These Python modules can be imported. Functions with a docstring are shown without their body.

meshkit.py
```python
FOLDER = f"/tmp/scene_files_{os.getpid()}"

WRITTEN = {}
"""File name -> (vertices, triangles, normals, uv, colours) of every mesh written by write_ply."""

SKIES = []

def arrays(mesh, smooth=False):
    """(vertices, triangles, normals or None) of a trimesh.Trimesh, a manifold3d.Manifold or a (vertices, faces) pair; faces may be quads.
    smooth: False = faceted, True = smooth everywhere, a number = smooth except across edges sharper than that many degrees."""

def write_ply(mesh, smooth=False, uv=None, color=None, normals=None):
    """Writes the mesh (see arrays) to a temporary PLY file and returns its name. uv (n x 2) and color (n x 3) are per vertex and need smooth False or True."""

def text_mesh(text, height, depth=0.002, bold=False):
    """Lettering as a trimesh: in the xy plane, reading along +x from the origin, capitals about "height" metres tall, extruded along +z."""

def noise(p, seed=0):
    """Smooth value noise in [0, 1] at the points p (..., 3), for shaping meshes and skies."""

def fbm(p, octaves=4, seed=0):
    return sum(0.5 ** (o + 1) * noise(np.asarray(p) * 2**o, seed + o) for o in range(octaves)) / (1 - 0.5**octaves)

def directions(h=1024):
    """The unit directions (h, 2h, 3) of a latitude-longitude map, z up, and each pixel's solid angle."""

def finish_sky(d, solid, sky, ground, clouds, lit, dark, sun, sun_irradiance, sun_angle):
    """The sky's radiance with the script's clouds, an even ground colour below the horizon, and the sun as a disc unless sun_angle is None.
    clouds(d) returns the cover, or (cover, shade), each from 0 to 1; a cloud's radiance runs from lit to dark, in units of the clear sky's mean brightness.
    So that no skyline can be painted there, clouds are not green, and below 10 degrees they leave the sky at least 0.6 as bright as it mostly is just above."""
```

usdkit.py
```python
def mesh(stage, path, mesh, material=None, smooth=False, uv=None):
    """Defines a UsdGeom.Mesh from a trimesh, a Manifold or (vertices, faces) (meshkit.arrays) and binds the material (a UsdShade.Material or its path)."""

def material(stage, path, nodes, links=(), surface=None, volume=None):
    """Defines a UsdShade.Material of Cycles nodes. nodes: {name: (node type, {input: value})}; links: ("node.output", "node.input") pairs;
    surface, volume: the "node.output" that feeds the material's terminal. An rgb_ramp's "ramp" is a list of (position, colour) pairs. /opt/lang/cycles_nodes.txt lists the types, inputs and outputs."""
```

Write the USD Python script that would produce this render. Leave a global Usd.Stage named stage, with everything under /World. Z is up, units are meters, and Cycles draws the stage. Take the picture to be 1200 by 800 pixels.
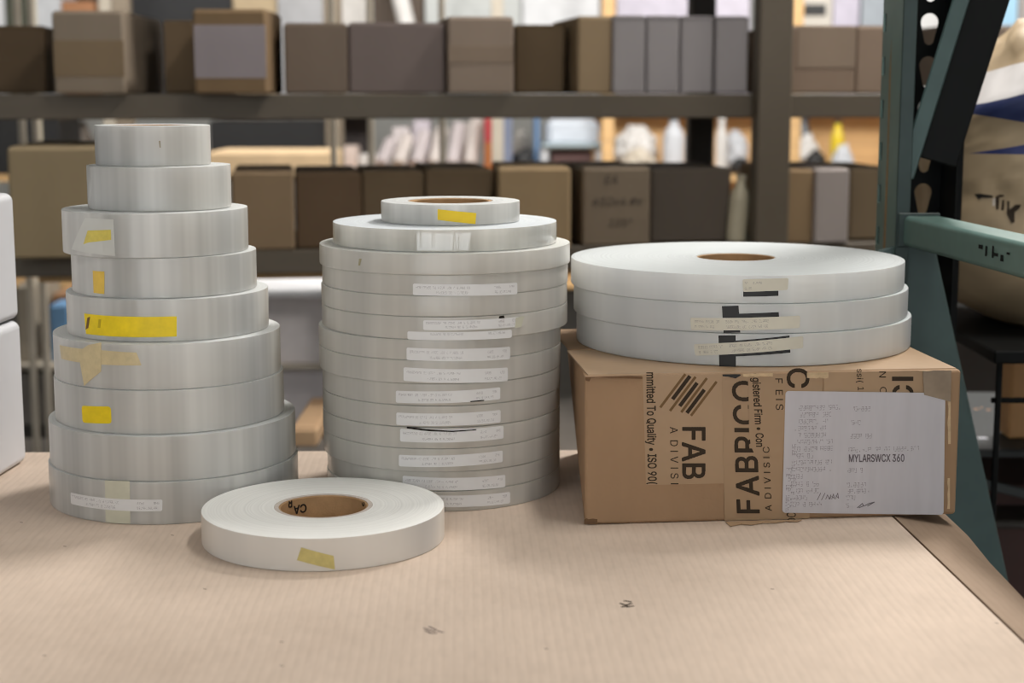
import math, random, numpy as np, trimesh, usdkit, meshkit
import manifold3d as m3
from shapely import geometry as sg, affinity, ops
from pxr import Usd, UsdGeom, UsdLux, UsdShade, Gf, Sdf, Vt

random.seed(7)
rng = np.random.default_rng(7)
stage = Usd.Stage.CreateInMemory()
UsdGeom.SetStageUpAxis(stage, UsdGeom.Tokens.z)
UsdGeom.SetStageMetersPerUnit(stage, 1.0)
UsdGeom.Xform.Define(stage, '/World')
UsdGeom.Scope.Define(stage, '/World/Looks')

# ------------------------------------------------------------------ camera, sky, lamps, exposure
H = 0.85                       # height of the work table's top
ZC = H + 0.395                 # eye height
F, PITCH = 1890.0, math.radians(8.8)   # focal length in pixels of a 1200 px wide frame
cp, sp = math.cos(PITCH), math.sin(PITCH)
EXPOSURE = 0.0
cam = UsdGeom.Camera.Define(stage, '/World/camera')
cam.AddTranslateOp().Set(Gf.Vec3d(0, 0, ZC))
cam.AddRotateXOp().Set(90 - math.degrees(PITCH))
cam.CreateHorizontalApertureAttr(36.0)
cam.CreateVerticalApertureAttr(24.0)
cam.CreateFocalLengthAttr(F / 1200 * 36.0)
cam.CreateFStopAttr(5.4)
cam.CreateFocusDistanceAttr(1.50)
cam.CreateClippingRangeAttr(Gf.Vec2f(0.05, 100))
cam.CreateExposureAttr(EXPOSURE)

dome = UsdLux.DomeLight.Define(stage, '/World/sky')
dome.CreateColorAttr(Gf.Vec3f(0.93, 0.97, 1.0))
dome.CreateIntensityAttr(0.90)

LAMPS = [  # x, y, z, size x, size y, tilt towards +y, radiance, colour
    (1.30, 3.40, 3.30, 0.30, 1.20, 0, 122.0, (1.0, 0.97, 0.93)),     # over the shelving unit, back right of the table
    (0.75, 1.45, 3.05, 0.30, 1.20, 0, 21.0, (1.0, 0.96, 0.91)),     # over the table, to the right
    (-1.10, -0.20, 3.02, 1.20, 0.30, 0, 8.0, (1.0, 0.96, 0.91)),   # over the aisle in front
    (-1.5, 4.4, 2.30, 1.3, 0.35, 55, 21.0, (1.0, 0.98, 0.95)),      # unseen row of three, added and aimed to brighten the far stock shelves
    (0.1, 4.4, 2.30, 1.3, 0.35, 55, 21.0, (1.0, 0.98, 0.95)),
    (1.7, 4.4, 2.30, 1.3, 0.35, 55, 21.0, (1.0, 0.98, 0.95)),
]
for i, (x, y, z, sx, sy, tilt, e, c) in enumerate(LAMPS):
    l = UsdLux.RectLight.Define(stage, '/World/tube_light' + (f'_{i:03d}' if i else ''))
    l.AddTranslateOp().Set(Gf.Vec3d(x, y, z))
    l.AddRotateXOp().Set(tilt)
    l.CreateWidthAttr(sx); l.CreateHeightAttr(sy)
    l.CreateIntensityAttr(e); l.CreateColorAttr(Gf.Vec3f(*c))

# ------------------------------------------------------------------ helpers
def ray(x, y):
    t = (y - 400) / F
    return np.array([(x - 600) / F, cp - t * sp, -sp - t * cp])
def on_z(x, y, z):             # the point of a pixel at height z
    d = ray(x, y); return np.array([0, 0, ZC]) + d * ((z - ZC) / d[2])
def on_y(x, y, Y):             # ... in the vertical plane at depth Y
    d = ray(x, y); return np.array([0, 0, ZC]) + d * (Y / d[1])
def on_plane(x, y, o, n):
    d = ray(x, y); e = np.array([0, 0, ZC]); return e + d * (np.dot(o - e, n) / np.dot(d, n))

names = {}
def numbered(path):
    k = names.get(path, -1) + 1; names[path] = k
    return path + (f'_{k:03d}' if k else '')
LOC = {}
def thing(name, label, cat, loc, group=None):
    path = numbered('/World/' + name)
    x = UsdGeom.Xform.Define(stage, path); x.AddTranslateOp().Set(Gf.Vec3d(*map(float, loc)))
    LOC[path] = np.array(loc, float)
    tag(x.GetPrim(), label, cat, group)
    return path
def tag(prim, label=None, cat=None, group=None, kind=None):
    if isinstance(prim, str): prim = stage.GetPrimAtPath(prim)
    for k, v in (('label', label), ('category', cat), ('group', group), ('kind', kind)):
        if v: prim.SetCustomDataByKey(k, v)
def tri(m):
    if isinstance(m, trimesh.Trimesh): return m
    if hasattr(m, 'to_mesh'):
        q = m.to_mesh(); return trimesh.Trimesh(q.vert_properties[:, :3], q.tri_verts, process=False)
    return trimesh.util.concatenate([tri(k) for k in m])
def obj(name, mesh, mat, parent=None, smooth=30, label=None):
    mesh = tri(mesh)
    path = numbered((parent or '/World') + '/' + name)
    base = LOC.get(parent, np.zeros(3)) if parent else np.zeros(3)
    LOC[path] = base
    mesh = trimesh.Trimesh(mesh.vertices - base, mesh.faces, process=False)
    usdkit.mesh(stage, path, mesh, mat, smooth=smooth)
    if label: tag(path, label)
    return path
def solo(name, mesh, mat, label, cat, group=None, smooth=30):   # a thing that is one mesh
    p = obj(name, mesh, mat, None, smooth); tag(p, label, cat, group); return p
def struct(name, mesh, mat, smooth=False):
    p = obj(name, mesh, mat, None, smooth); tag(p, None, None, None, 'structure'); return p

def M(rz=0, t=(0, 0, 0)):
    m = trimesh.transformations.rotation_matrix(rz, [0, 0, 1]); m[:3, 3] = t; return m
def cbox(lo, hi, c=0.002):      # box with chamfered edges
    lo, hi = np.minimum(lo, hi), np.maximum(lo, hi)
    c = min(c, *(0.45 * (np.array(hi) - lo)))
    p = []
    for ix in (0, 1):
        for iy in (0, 1):
            for iz in (0, 1):
                k = np.array([(lo, hi)[ix][0], (lo, hi)[iy][1], (lo, hi)[iz][2]], float)
                s = np.array([1 - 2 * ix, 1 - 2 * iy, 1 - 2 * iz]) * c
                for a in range(3):
                    q = k + s; q[a] = k[a]; p.append(q)
    return trimesh.Trimesh(*_hull(np.array(p)), process=False)
def _hull(p):
    h = m3.Manifold.hull_points(np.asarray(p, float)).to_mesh()
    return h.vert_properties[:, :3], h.tri_verts
def hull(p): return trimesh.Trimesh(*_hull(p), process=False)
_SPH = trimesh.creation.icosphere(subdivisions=2).vertices
def rounded_hull(points, r):
    return hull(np.vstack([np.array(q) + _SPH * r for q in points]))
def bar(a, b, w, h, up=(0, 0, 1), c=0.0015):   # rectangular bar from a to b
    a, b = np.array(a, float), np.array(b, float); d = b - a; L = np.linalg.norm(d); d /= L
    up = np.array(up, float); s = np.cross(d, up); s /= np.linalg.norm(s); u = np.cross(s, d)
    m = cbox((0, -w / 2, -h / 2), (L, w / 2, h / 2), c)
    T = np.eye(4); T[:3, 0], T[:3, 1], T[:3, 2], T[:3, 3] = d, -s, u, a
    T[:3, 1] = np.cross(u, d)
    m.apply_transform(T); return m
def rod(a, b, r, n=10):
    return trimesh.creation.cylinder(r, segment=[a, b], sections=n)
def lathe(profile, n=64, loc=(0, 0, 0), closed=False):
    """profile of (r, z); closed = a ring profile."""
    P = np.array(profile, float); k = len(P)
    a = np.arange(n) / n * 2 * np.pi
    v = np.stack([P[None, :, 0] * np.cos(a)[:, None], P[None, :, 0] * np.sin(a)[:, None], np.broadcast_to(P[:, 1], (n, k))], -1).reshape(-1, 3)
    f = []
    for i in range(n):
        j = (i + 1) % n
        for q in range(k if closed else k - 1):
            q2 = (q + 1) % k
            f += [(i * k + q, j * k + q, j * k + q2), (i * k + q, j * k + q2, i * k + q2)]
    m = trimesh.Trimesh(v + np.array(loc), f, process=False)
    m.merge_vertices(); m.update_faces(m.nondegenerate_faces()); m.fix_normals()
    return m
def extrude(poly, h):
    return tri([trimesh.creation.extrude_polygon(g, h, engine='earcut') for g in getattr(poly, 'geoms', [poly]) if g.area > 0])
def flat(poly):                # flat triangles of a polygon in the xy plane
    V, Fc, n = [], [], 0
    for g in getattr(poly, 'geoms', [poly]):
        if g.area <= 0: continue
        v, f = trimesh.creation.triangulate_polygon(g, engine='earcut'); V.append(np.c_[v, np.zeros(len(v))]); Fc.append(f + n); n += len(v)
    return trimesh.Trimesh(np.vstack(V), np.vstack(Fc), process=False)

# ------------------------------------------------------------------ materials
def lin(c):
    c = np.array(c, float) / 255.0
    return np.where(c <= 0.04045, c / 12.92, ((c + 0.055) / 1.055) ** 2.4)
def mat(name, rgb, rough=0.6, var=0.12, scale=14.0, bump=0.0, bscale=200.0, spec=0.5, metal=0.0, stretch=(1, 1, 1), dark=None, **kw):
    """a plain surface with a slow mottled variation of its own colour and fine relief."""
    c = lin(rgb)
    lo, hi = c * (1 - var), np.minimum(c * (1 + var), 0.95)
    nodes = {'t': ('texture_coordinate', {}), 'mp': ('mapping', {'scale': tuple(np.array(stretch) * scale)}),
             'n': ('noise_texture', {'scale': 1.0, 'detail': 4.0, 'roughness': 0.6}),
             'r': ('rgb_ramp', {'ramp': [(0.25, tuple(lo)), (0.5, tuple(c)), (0.75, tuple(hi))]}),
             'p': ('principled_bsdf', {'roughness': rough, 'specular_ior_level': spec, 'metallic': metal, **kw})}
    links = [('t.object', 'mp.vector'), ('mp.vector', 'n.vector'), ('n.fac', 'r.fac'), ('r.color', 'p.base_color')]
    if bump:
        nodes['n2'] = ('noise_texture', {'scale': bscale, 'detail': 2.0}); nodes['b'] = ('bump', {'strength': bump, 'distance': 0.001})
        links += [('t.object', 'n2.vector'), ('n2.fac', 'b.height'), ('b.normal', 'p.normal')]
    return usdkit.material(stage, '/World/Looks/' + name, nodes, links, surface='p.BSDF')

def film_mat(name, side, top, rough, spec, streak=0.24, bump=0.25, sss=0.3):
    """wound film: the rolled face is glossy with upright streaks, the cut edges are frosted with fine rings"""
    s, t = lin(side), lin(top)
    nodes = {
        't': ('texture_coordinate', {}), 'g': ('geometry', {}), 'sx': ('separate_xyz', {}), 'ab': ('math', {'math_type': 'absolute'}),
        'gt': ('math', {'math_type': 'greater_than', 'value2': 0.6}),
        'm': ('mapping', {'scale': (26.0, 26.0, 0.0)}), 'n': ('noise_texture', {'scale': 1.0, 'detail': 3.0, 'roughness': 0.6}),
        'r': ('rgb_ramp', {'ramp': [(0.3, tuple(s * (1 - streak))), (0.5, tuple(s)), (0.68, tuple(np.minimum(s * (1 + streak), .95)))]}),
        'sp': ('separate_xyz', {}), 'sq1': ('math', {'math_type': 'multiply'}), 'sq2': ('math', {'math_type': 'multiply'}), 'ad': ('math', {'math_type': 'add'}), 'rt': ('math', {'math_type': 'sqrt'}),
        'cx': ('combine_xyz', {}), 'nr': ('noise_texture', {'scale': 420.0, 'detail': 2.0}),
        'rr': ('rgb_ramp', {'ramp': [(0.3, tuple(t * 0.90)), (0.7, tuple(np.minimum(t * 1.06, .95)))]}),
        'mx': ('mix', {}), 'rm': ('map_range', {'from_min': 0.0, 'from_max': 1.0, 'to_min': rough, 'to_max': 0.62}), 'sm': ('map_range', {'from_min': 0.0, 'from_max': 1.0, 'to_min': spec, 'to_max': 0.15}),
        'm2': ('mapping', {'scale': (75.0, 75.0, 5.0)}), 'n2': ('noise_texture', {'scale': 1.0, 'detail': 2.0}),
        'b': ('bump', {'strength': bump, 'distance': 0.0012}),
        'm3': ('mapping', {'scale': (9.0, 9.0, 2.0), 'location': (3.1, 1.7, 0)}), 'n3': ('noise_texture', {'scale': 1.0, 'detail': 1.0}),
        'r3': ('rgb_ramp', {'ramp': [(0.32, (.74, .76, .80)), (0.5, (1, 1, 1)), (0.68, (1.0, .965, .925))]}), 'mm': ('mix', {'mix_type': 'multiply', 'fac': 1.0}),
        'p': ('principled_bsdf', {'subsurface_weight': sss, 'subsurface_scale': 0.012, 'subsurface_radius': (1.0, 1.0, 0.95)}),
    }
    links = [('g.normal', 'sx.vector'), ('sx.z', 'ab.value1'), ('ab.value', 'gt.value1'), ('t.object', 'm.vector'), ('m.vector', 'n.vector'), ('n.fac', 'r.fac'),
             ('t.object', 'sp.vector'), ('sp.x', 'sq1.value1'), ('sp.x', 'sq1.value2'), ('sp.y', 'sq2.value1'), ('sp.y', 'sq2.value2'), ('sq1.value', 'ad.value1'), ('sq2.value', 'ad.value2'),
             ('ad.value', 'rt.value1'), ('rt.value', 'cx.x'), ('cx.vector', 'nr.vector'), ('nr.fac', 'rr.fac'), ('gt.value', 'mx.fac'), ('t.object', 'm3.vector'), ('m3.vector', 'n3.vector'), ('n3.fac', 'r3.fac'), ('r.color', 'mm.color1'), ('r3.color', 'mm.color2'), ('mm.color', 'mx.color1'), ('rr.color', 'mx.color2'),
             ('mx.color', 'p.base_color'), ('gt.value', 'rm.value'), ('gt.value', 'sm.value'), ('sm.result', 'p.specular_ior_level'), ('rm.result', 'p.roughness'), ('t.object', 'm2.vector'), ('m2.vector', 'n2.vector'), ('n2.fac', 'b.height'), ('b.normal', 'p.normal')]
    return usdkit.material(stage, '/World/Looks/' + name, nodes, links, surface='p.BSDF')

FILM_A = film_mat('clear_film', (196, 195, 190), (206, 208, 206), 0.27, 0.75)
FILM_B = film_mat('clear_film_warm', (200, 196, 187), (204, 204, 198), 0.24, 0.8, 0.13)
FILM_S = film_mat('clear_film_shiny', (196, 194, 186), (206, 212, 216), 0.05, 1.0, 0.22, 0.5)
FILM_W = film_mat('milky_film', (226, 227, 224), (198, 203, 203), 0.42, 0.5, 0.05, 0.1)
PAPER_W = film_mat('white_tape', (226, 221, 214), (242, 242, 238), 0.6, 0.35, 0.03, 0.05, 0.0)
CORE = mat('cardboard_core', (176, 142, 104), 0.85, 0.15, 60, 0.3, 600, spec=0.2)
CORE_EDGE = mat('core_edge', (202, 192, 184), 0.8, 0.1, 300, spec=0.2)
LABEL = mat('label_paper', (226, 225, 224), 0.55, 0.03, 60)
LABEL_OLD = mat('label_yellowed', (217, 212, 196), 0.6, 0.04, 60)
INK = mat('grey_ink', (120, 112, 116), 0.7, 0.1, 50, spec=0.2)
INK_BLACK = mat('black_ink', (38, 34, 30), 0.7, 0.1, 50, spec=0.2)
INK_FADED = mat('faded_ink', (118, 92, 62), 0.8, 0.1, 50, spec=0.2)
INK_BROWN = mat('brown_ink', (58, 47, 36), 0.7, 0.15, 60, spec=0.2)
YELLOW = mat('yellow_tape', (238, 208, 16), 0.5, 0.10, 90)
YELLOW_DULL = mat('yellow_tape_dull', (214, 196, 92), 0.4, 0.12, 120)
YELLOW_WARM = mat('yellow_tape_warm', (228, 190, 80), 0.5, 0.08, 90)
MASKING = mat('aged_masking_tape', (206, 190, 120), 0.6, 0.12, 150, 0.3, 500)
AGED = mat('aged_clear_tape', (206, 189, 148), 0.35, 0.12, 110)
CLEARTAPE = mat('clear_tape', (206, 204, 184), 0.25, 0.06, 60)
BLACK_TAPE = mat('black_tape', (20, 20, 19), 0.45, 0.2, 60)

def corrugated(name, rgb, pitch=0.0074, axis='x', strength=0.35, var=0.10, rough=0.8, rot=0.0):
    c = lin(rgb)
    nodes = {'t': ('texture_coordinate', {}), 'mr': ('mapping', {'rotation': (0, 0, rot)}), 'n': ('noise_texture', {'scale': 5.0, 'detail': 6.0, 'roughness': 0.65}),
             'mb': ('mapping', {'scale': (9.0, 1.6, 9.0)}), 'nb': ('noise_texture', {'scale': 22.0, 'detail': 3.0}),
             'r': ('rgb_ramp', {'ramp': [(0.28, tuple(c * (1 - var) * np.array([1, .985, .97]))), (0.5, tuple(c)), (0.75, tuple(np.minimum(c * (1 + var), .9)))]}),
             'rb': ('rgb_ramp', {'ramp': [(0.3, (0.9,) * 3), (0.6, (1.0,) * 3)]}), 'mx': ('mix', {'mix_type': 'multiply', 'fac': 0.6}),
             'w': ('wave_texture', {'scale': 2 * math.pi / pitch / 20.0 , 'distortion': 0.6, 'detail': 1.0, 'detail_scale': 0.3}),
             'wl': ('rgb_ramp', {'ramp': [(0.0, (0.955, 0.945, 0.935)), (0.35, (1, 1, 1)), (1.0, (1, 1, 1))]}), 'mw': ('mix', {'mix_type': 'multiply', 'fac': 0.75}),
             'b': ('bump', {'strength': strength, 'distance': 0.0006}), 'p': ('principled_bsdf', {'roughness': rough, 'specular_ior_level': 0.25})}
    links = [('t.object', 'mr.vector'), ('mr.vector', 'n.vector'), ('n.fac', 'r.fac'), ('mr.vector', 'mb.vector'), ('mb.vector', 'nb.vector'), ('nb.fac', 'rb.fac'), ('r.color', 'mx.color1'), ('rb.color', 'mx.color2'),
             ('mr.vector', 'w.vector'), ('w.fac', 'wl.fac'), ('mx.color', 'mw.color1'), ('wl.color', 'mw.color2'), ('mw.color', 'p.base_color'), ('w.fac', 'b.height'), ('b.normal', 'p.normal')]
    return usdkit.material(stage, '/World/Looks/' + name, nodes, links, surface='p.BSDF')
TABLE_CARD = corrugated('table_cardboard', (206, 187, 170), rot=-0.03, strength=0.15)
FLAP_CARD_SHADED = corrugated('table_flap_cardboard_shaded', (156, 134, 114), rot=-0.03, strength=0.1)  # sheet cardboard darkened: shade on the flap put into its colour
BOX_CARD = mat('carton_cardboard', (163, 132, 102), 0.75, 0.09, 12, 0.25, 350, spec=0.3, stretch=(1, 1, .35))
BOX_TAPE = mat('printed_packing_tape', (168, 139, 108), 0.42, 0.06, 16, 0.15, 160, spec=0.45)
BOX_TAPE2 = mat('printed_packing_tape_light', (172, 143, 112), 0.42, 0.06, 16, 0.15, 160, spec=0.45)
BOX_WORN = mat('worn_cardboard_edge', (204, 178, 142), 0.9, 0.2, 90, 0.4, 400)
BOX_TORN = mat('torn_cardboard', (112, 84, 58), 0.9, 0.2, 90)
DIRTY_TAPE = mat('dirty_clear_tape', (150, 132, 112), 0.3, 0.2, 40)
SHEET = mat('shipping_sheet', (198, 195, 200), 0.5, 0.05, 14, 0.12, 120, stretch=(6, 6, .7))
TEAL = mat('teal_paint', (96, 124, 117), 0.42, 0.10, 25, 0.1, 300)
TEAL_SHADED = mat('teal_paint_shaded', (44, 60, 58), 0.5, 0.14, 25, 0.1, 300)  # teal darkened for rack faces turned away from the light
TEAL_HALF_SHADED = mat('teal_paint_half_shaded', (66, 86, 84), 0.5, 0.12, 25, 0.1, 300)  # teal toned down for the braces standing in shade
SHADE_SCUFF_BLACK = mat('shade_and_scuff_black', (7, 9, 9), 0.7, 0.15, 25, spec=0.25)  # near-black standing in for shade on unlit rack parts; also used for scuffs
RUST = mat('bare_rust', (150, 118, 78), 0.7, 0.25, 120)
SHELF_PAINT = mat('brown_grey_paint', (96, 86, 72), 0.55, 0.06, 8)
SHELF_DARK = mat('dark_brown_paint', (52, 46, 40), 0.6, 0.08, 8)
FLOOR = mat('concrete', (96, 90, 84), 0.6, 0.2, 3, 0.2, 60)
WALL = mat('painted_wall', (214, 214, 210), 0.8, 0.04, 2)
CEIL = mat('ceiling_paint', (190, 190, 186), 0.85, 0.05, 2)
WOOD = mat('plain_pine', (196, 158, 108), 0.65, 0.14, 9, 0.2, 90, stretch=(.4, 4, 4))
WHITE_CARD = mat('white_carton', (208, 208, 211), 0.6, 0.05, 6)
LAMP_BODY = mat('lamp_enamel', (225, 225, 222), 0.5, 0.02, 5)
_cols = {}
def color(rgb, rough=0.65, **kw):
    key = (tuple(rgb), rough, tuple(kw.items()))
    if key not in _cols:
        n = len(_cols); _cols[key] = mat('paint_' + '_'.join(map(str, rgb)) + f'_{n}', rgb, rough, kw.pop('var', 0.08), kw.pop('scale', 18), **kw)
    return _cols[key]
def card(rgb): return color(tuple(int(c * .84) for c in rgb), 0.8, var=0.07, scale=10, stretch=(1, 1, .4), spec=0.25)

# ------------------------------------------------------------------ the room
X0, X1, Y0, Y1, ZT = -4.5, 4.5, -3.5, 10.2, 3.6
struct('floor', cbox((X0, Y0, -0.1), (X1, Y1, 0.0), 0.001), FLOOR)
struct('ceiling', cbox((X0, Y0, ZT), (X1, Y1, ZT + 0.1), 0.001), CEIL)
struct('wall_left', cbox((X0 - 0.1, Y0, 0), (X0, Y1, ZT), 0.001), WALL)
struct('wall_right', cbox((X1, Y0, 0), (X1 + 0.1, Y1, ZT), 0.001), WALL)
struct('wall_back', cbox((X0 - 0.1, Y1, 0), (X1 + 0.1, Y1 + 0.1, ZT), 0.001), WALL)
# unseen wall behind the camera, with an opening added to let in fill light
struct('wall_front', [cbox((X0 - 0.1, Y0 - 0.1, 0), (-2.4, Y0, ZT), 0.001), cbox((2.6, Y0 - 0.1, 0), (X1 + 0.1, Y0, ZT), 0.001), cbox((-2.4, Y0 - 0.1, 2.9), (2.6, Y0, ZT), 0.001)], WALL)
struct('baseboard_back', cbox((X0, Y1 - 0.02, 0), (X1, Y1, 0.1), 0.003), SHELF_PAINT)
for i, (x, y, z, sx, sy, tilt, e, c) in enumerate(LAMPS):
    where = ['white strip lamp hanging over the brown shelving unit', 'white strip lamp hanging over the right end of the table', 'white strip lamp hanging over the aisle before the table', 'added far strip lamp on the left', 'added far strip lamp in the middle', 'added far strip lamp on the right'][i]
    t = thing('strip_lamp', where, 'lamp', (x, y, z))
    hb = cbox((-sx / 2 - .02, -sy / 2 - .02, .006), (sx / 2 + .02, sy / 2 + .02, .07), .01)
    hb.apply_transform(trimesh.transformations.rotation_matrix(math.radians(tilt), [1, 0, 0])); hb.apply_translation((x, y, z)); obj('housing', hb, LAMP_BODY, t)
    for s in (-1, 1):
        k = (sx / 2 - .05) * s if sx > sy else 0; q = (sy / 2 - .05) * s if sy >= sx else 0
        obj('hanger', rod((x + k, y + q - .03 * (tilt > 0), z + .06), (x + k, y + q - .03 * (tilt > 0), ZT), .004), LAMP_BODY, t)

# ------------------------------------------------------------------ the table with its cardboard cover
def ground(px, py): return on_z(px, py, H)
tb = thing('work_table', 'work table under the brown cardboard sheet, in the foreground', 'table', (0, 1.2, 0))
obj('tabletop', cbox((-1.25, 0.30, H - 0.045), (0.345, 1.755, H - 0.0045), .003), WOOD, tb)
for lx in (-1.2, 0.31):
    for ly in (0.36, 1.70):
        obj('leg', cbox((lx - .03, ly - .03, 0), (lx + .03, ly + .03, H - .045), .004), SHELF_DARK, tb)
sh = thing('cardboard_sheet', 'ribbed brown cardboard sheet covering the table under all the rolls', 'cardboard', (0, 1.2, H))
CREASE = ((0.3593, 1.466), (0.372, 1.125))
def crease_x(y): return CREASE[0][0] + (CREASE[0][1] - y) / (CREASE[0][1] - CREASE[1][1]) * (CREASE[1][0] - CREASE[0][0])
yb, yf = 1.765, 0.30
def slab(poly, t=0.0042, zf=lambda x, y: 0):
    m = extrude(sg.Polygon(poly), t); v = m.vertices.copy(); v[:, 2] += H - t
    v[:, 2] += np.array([zf(a, b) for a, b in v[:, :2]]); return trimesh.Trimesh(v, m.faces, process=False)
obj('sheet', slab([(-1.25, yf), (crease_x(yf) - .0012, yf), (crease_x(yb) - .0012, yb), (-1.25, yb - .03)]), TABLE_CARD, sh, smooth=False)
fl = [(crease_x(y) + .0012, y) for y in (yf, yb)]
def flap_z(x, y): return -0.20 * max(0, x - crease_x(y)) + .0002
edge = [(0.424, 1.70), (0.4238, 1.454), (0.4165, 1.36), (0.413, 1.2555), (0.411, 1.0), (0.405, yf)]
obj('folded_flap', slab([fl[0], fl[1], (0.40, yb)] + edge, zf=flap_z), FLAP_CARD_SHADED, sh, smooth=False)
def scribble(pts, w):
    return sg.LineString(pts).buffer(w / 2, cap_style=1)
def scuff(cx, cy, lines, w):
    g = ground(cx, cy); P = []
    for L in lines: P.append(scribble([(ground(cx + a, cy + b)[0], ground(cx + a, cy + b)[1]) for a, b in L], w))
    m = flat(ops.unary_union(P)); m.apply_translation((0, 0, H + .0002)); return m
obj('scuff_mark', scuff(735, 707, [[(-8, 0), (-2, 2), (5, 0)], [(-6, 4), (0, 3)], [(-3, -3), (4, -2)], [(0, 4), (7, 3)]], .0022), INK_BROWN, sh, False, 'dark scuff with short strokes')
obj('scuff_mark', scuff(505, 738, [[(-8, -2), (-2, 0), (4, 2)], [(-6, 1), (0, 4), (6, 4)], [(-2, -4), (6, 0)], [(8, 1), (14, 3)]], .0018), color((128, 112, 104)), sh, False, 'grey pencil scuff')
for k, (a, b) in enumerate([(52, 768), (330, 752), (330, 780), (25, 612), (76, 640), (1168, 730), (240, 690), (905, 690), (640, 760), (202, 627)]):
    obj('speck', scuff(a, b, [[(-1, 0), (1.2, .3)]], .0016), color((110, 92, 80)), sh, False)

# ------------------------------------------------------------------ rolls
def ring_body(R, ri, h, seed, edge=0.0012, wob=0.00018, lip=0.0):
    r = np.random.default_rng(seed)
    rs = np.linspace(ri, R - edge, 16)
    up = r.normal(0, wob, 16); up[0] = up[-1] = 0
    up -= max(0, up.max())              # nothing stands above the top
    top = [(a, h + b) for a, b in zip(rs, up)]
    prof = [(ri, 0.0), (R - edge, 0.0), (R - edge * .3, edge * .3), (R, edge), (R, h * .5), (R, h - edge), (R - edge * .3, h - edge * .3)] + top[::-1]
    return lathe(prof, 128, closed=True)
def core_tube(ro, ri, h):
    e = .0006
    return lathe([(ri + e, 0), (ro - e, 0), (ro, e), (ro, h - e), (ro - e, h), (ri + e, h), (ri, h - e), (ri, e)], 64, closed=True)

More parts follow.
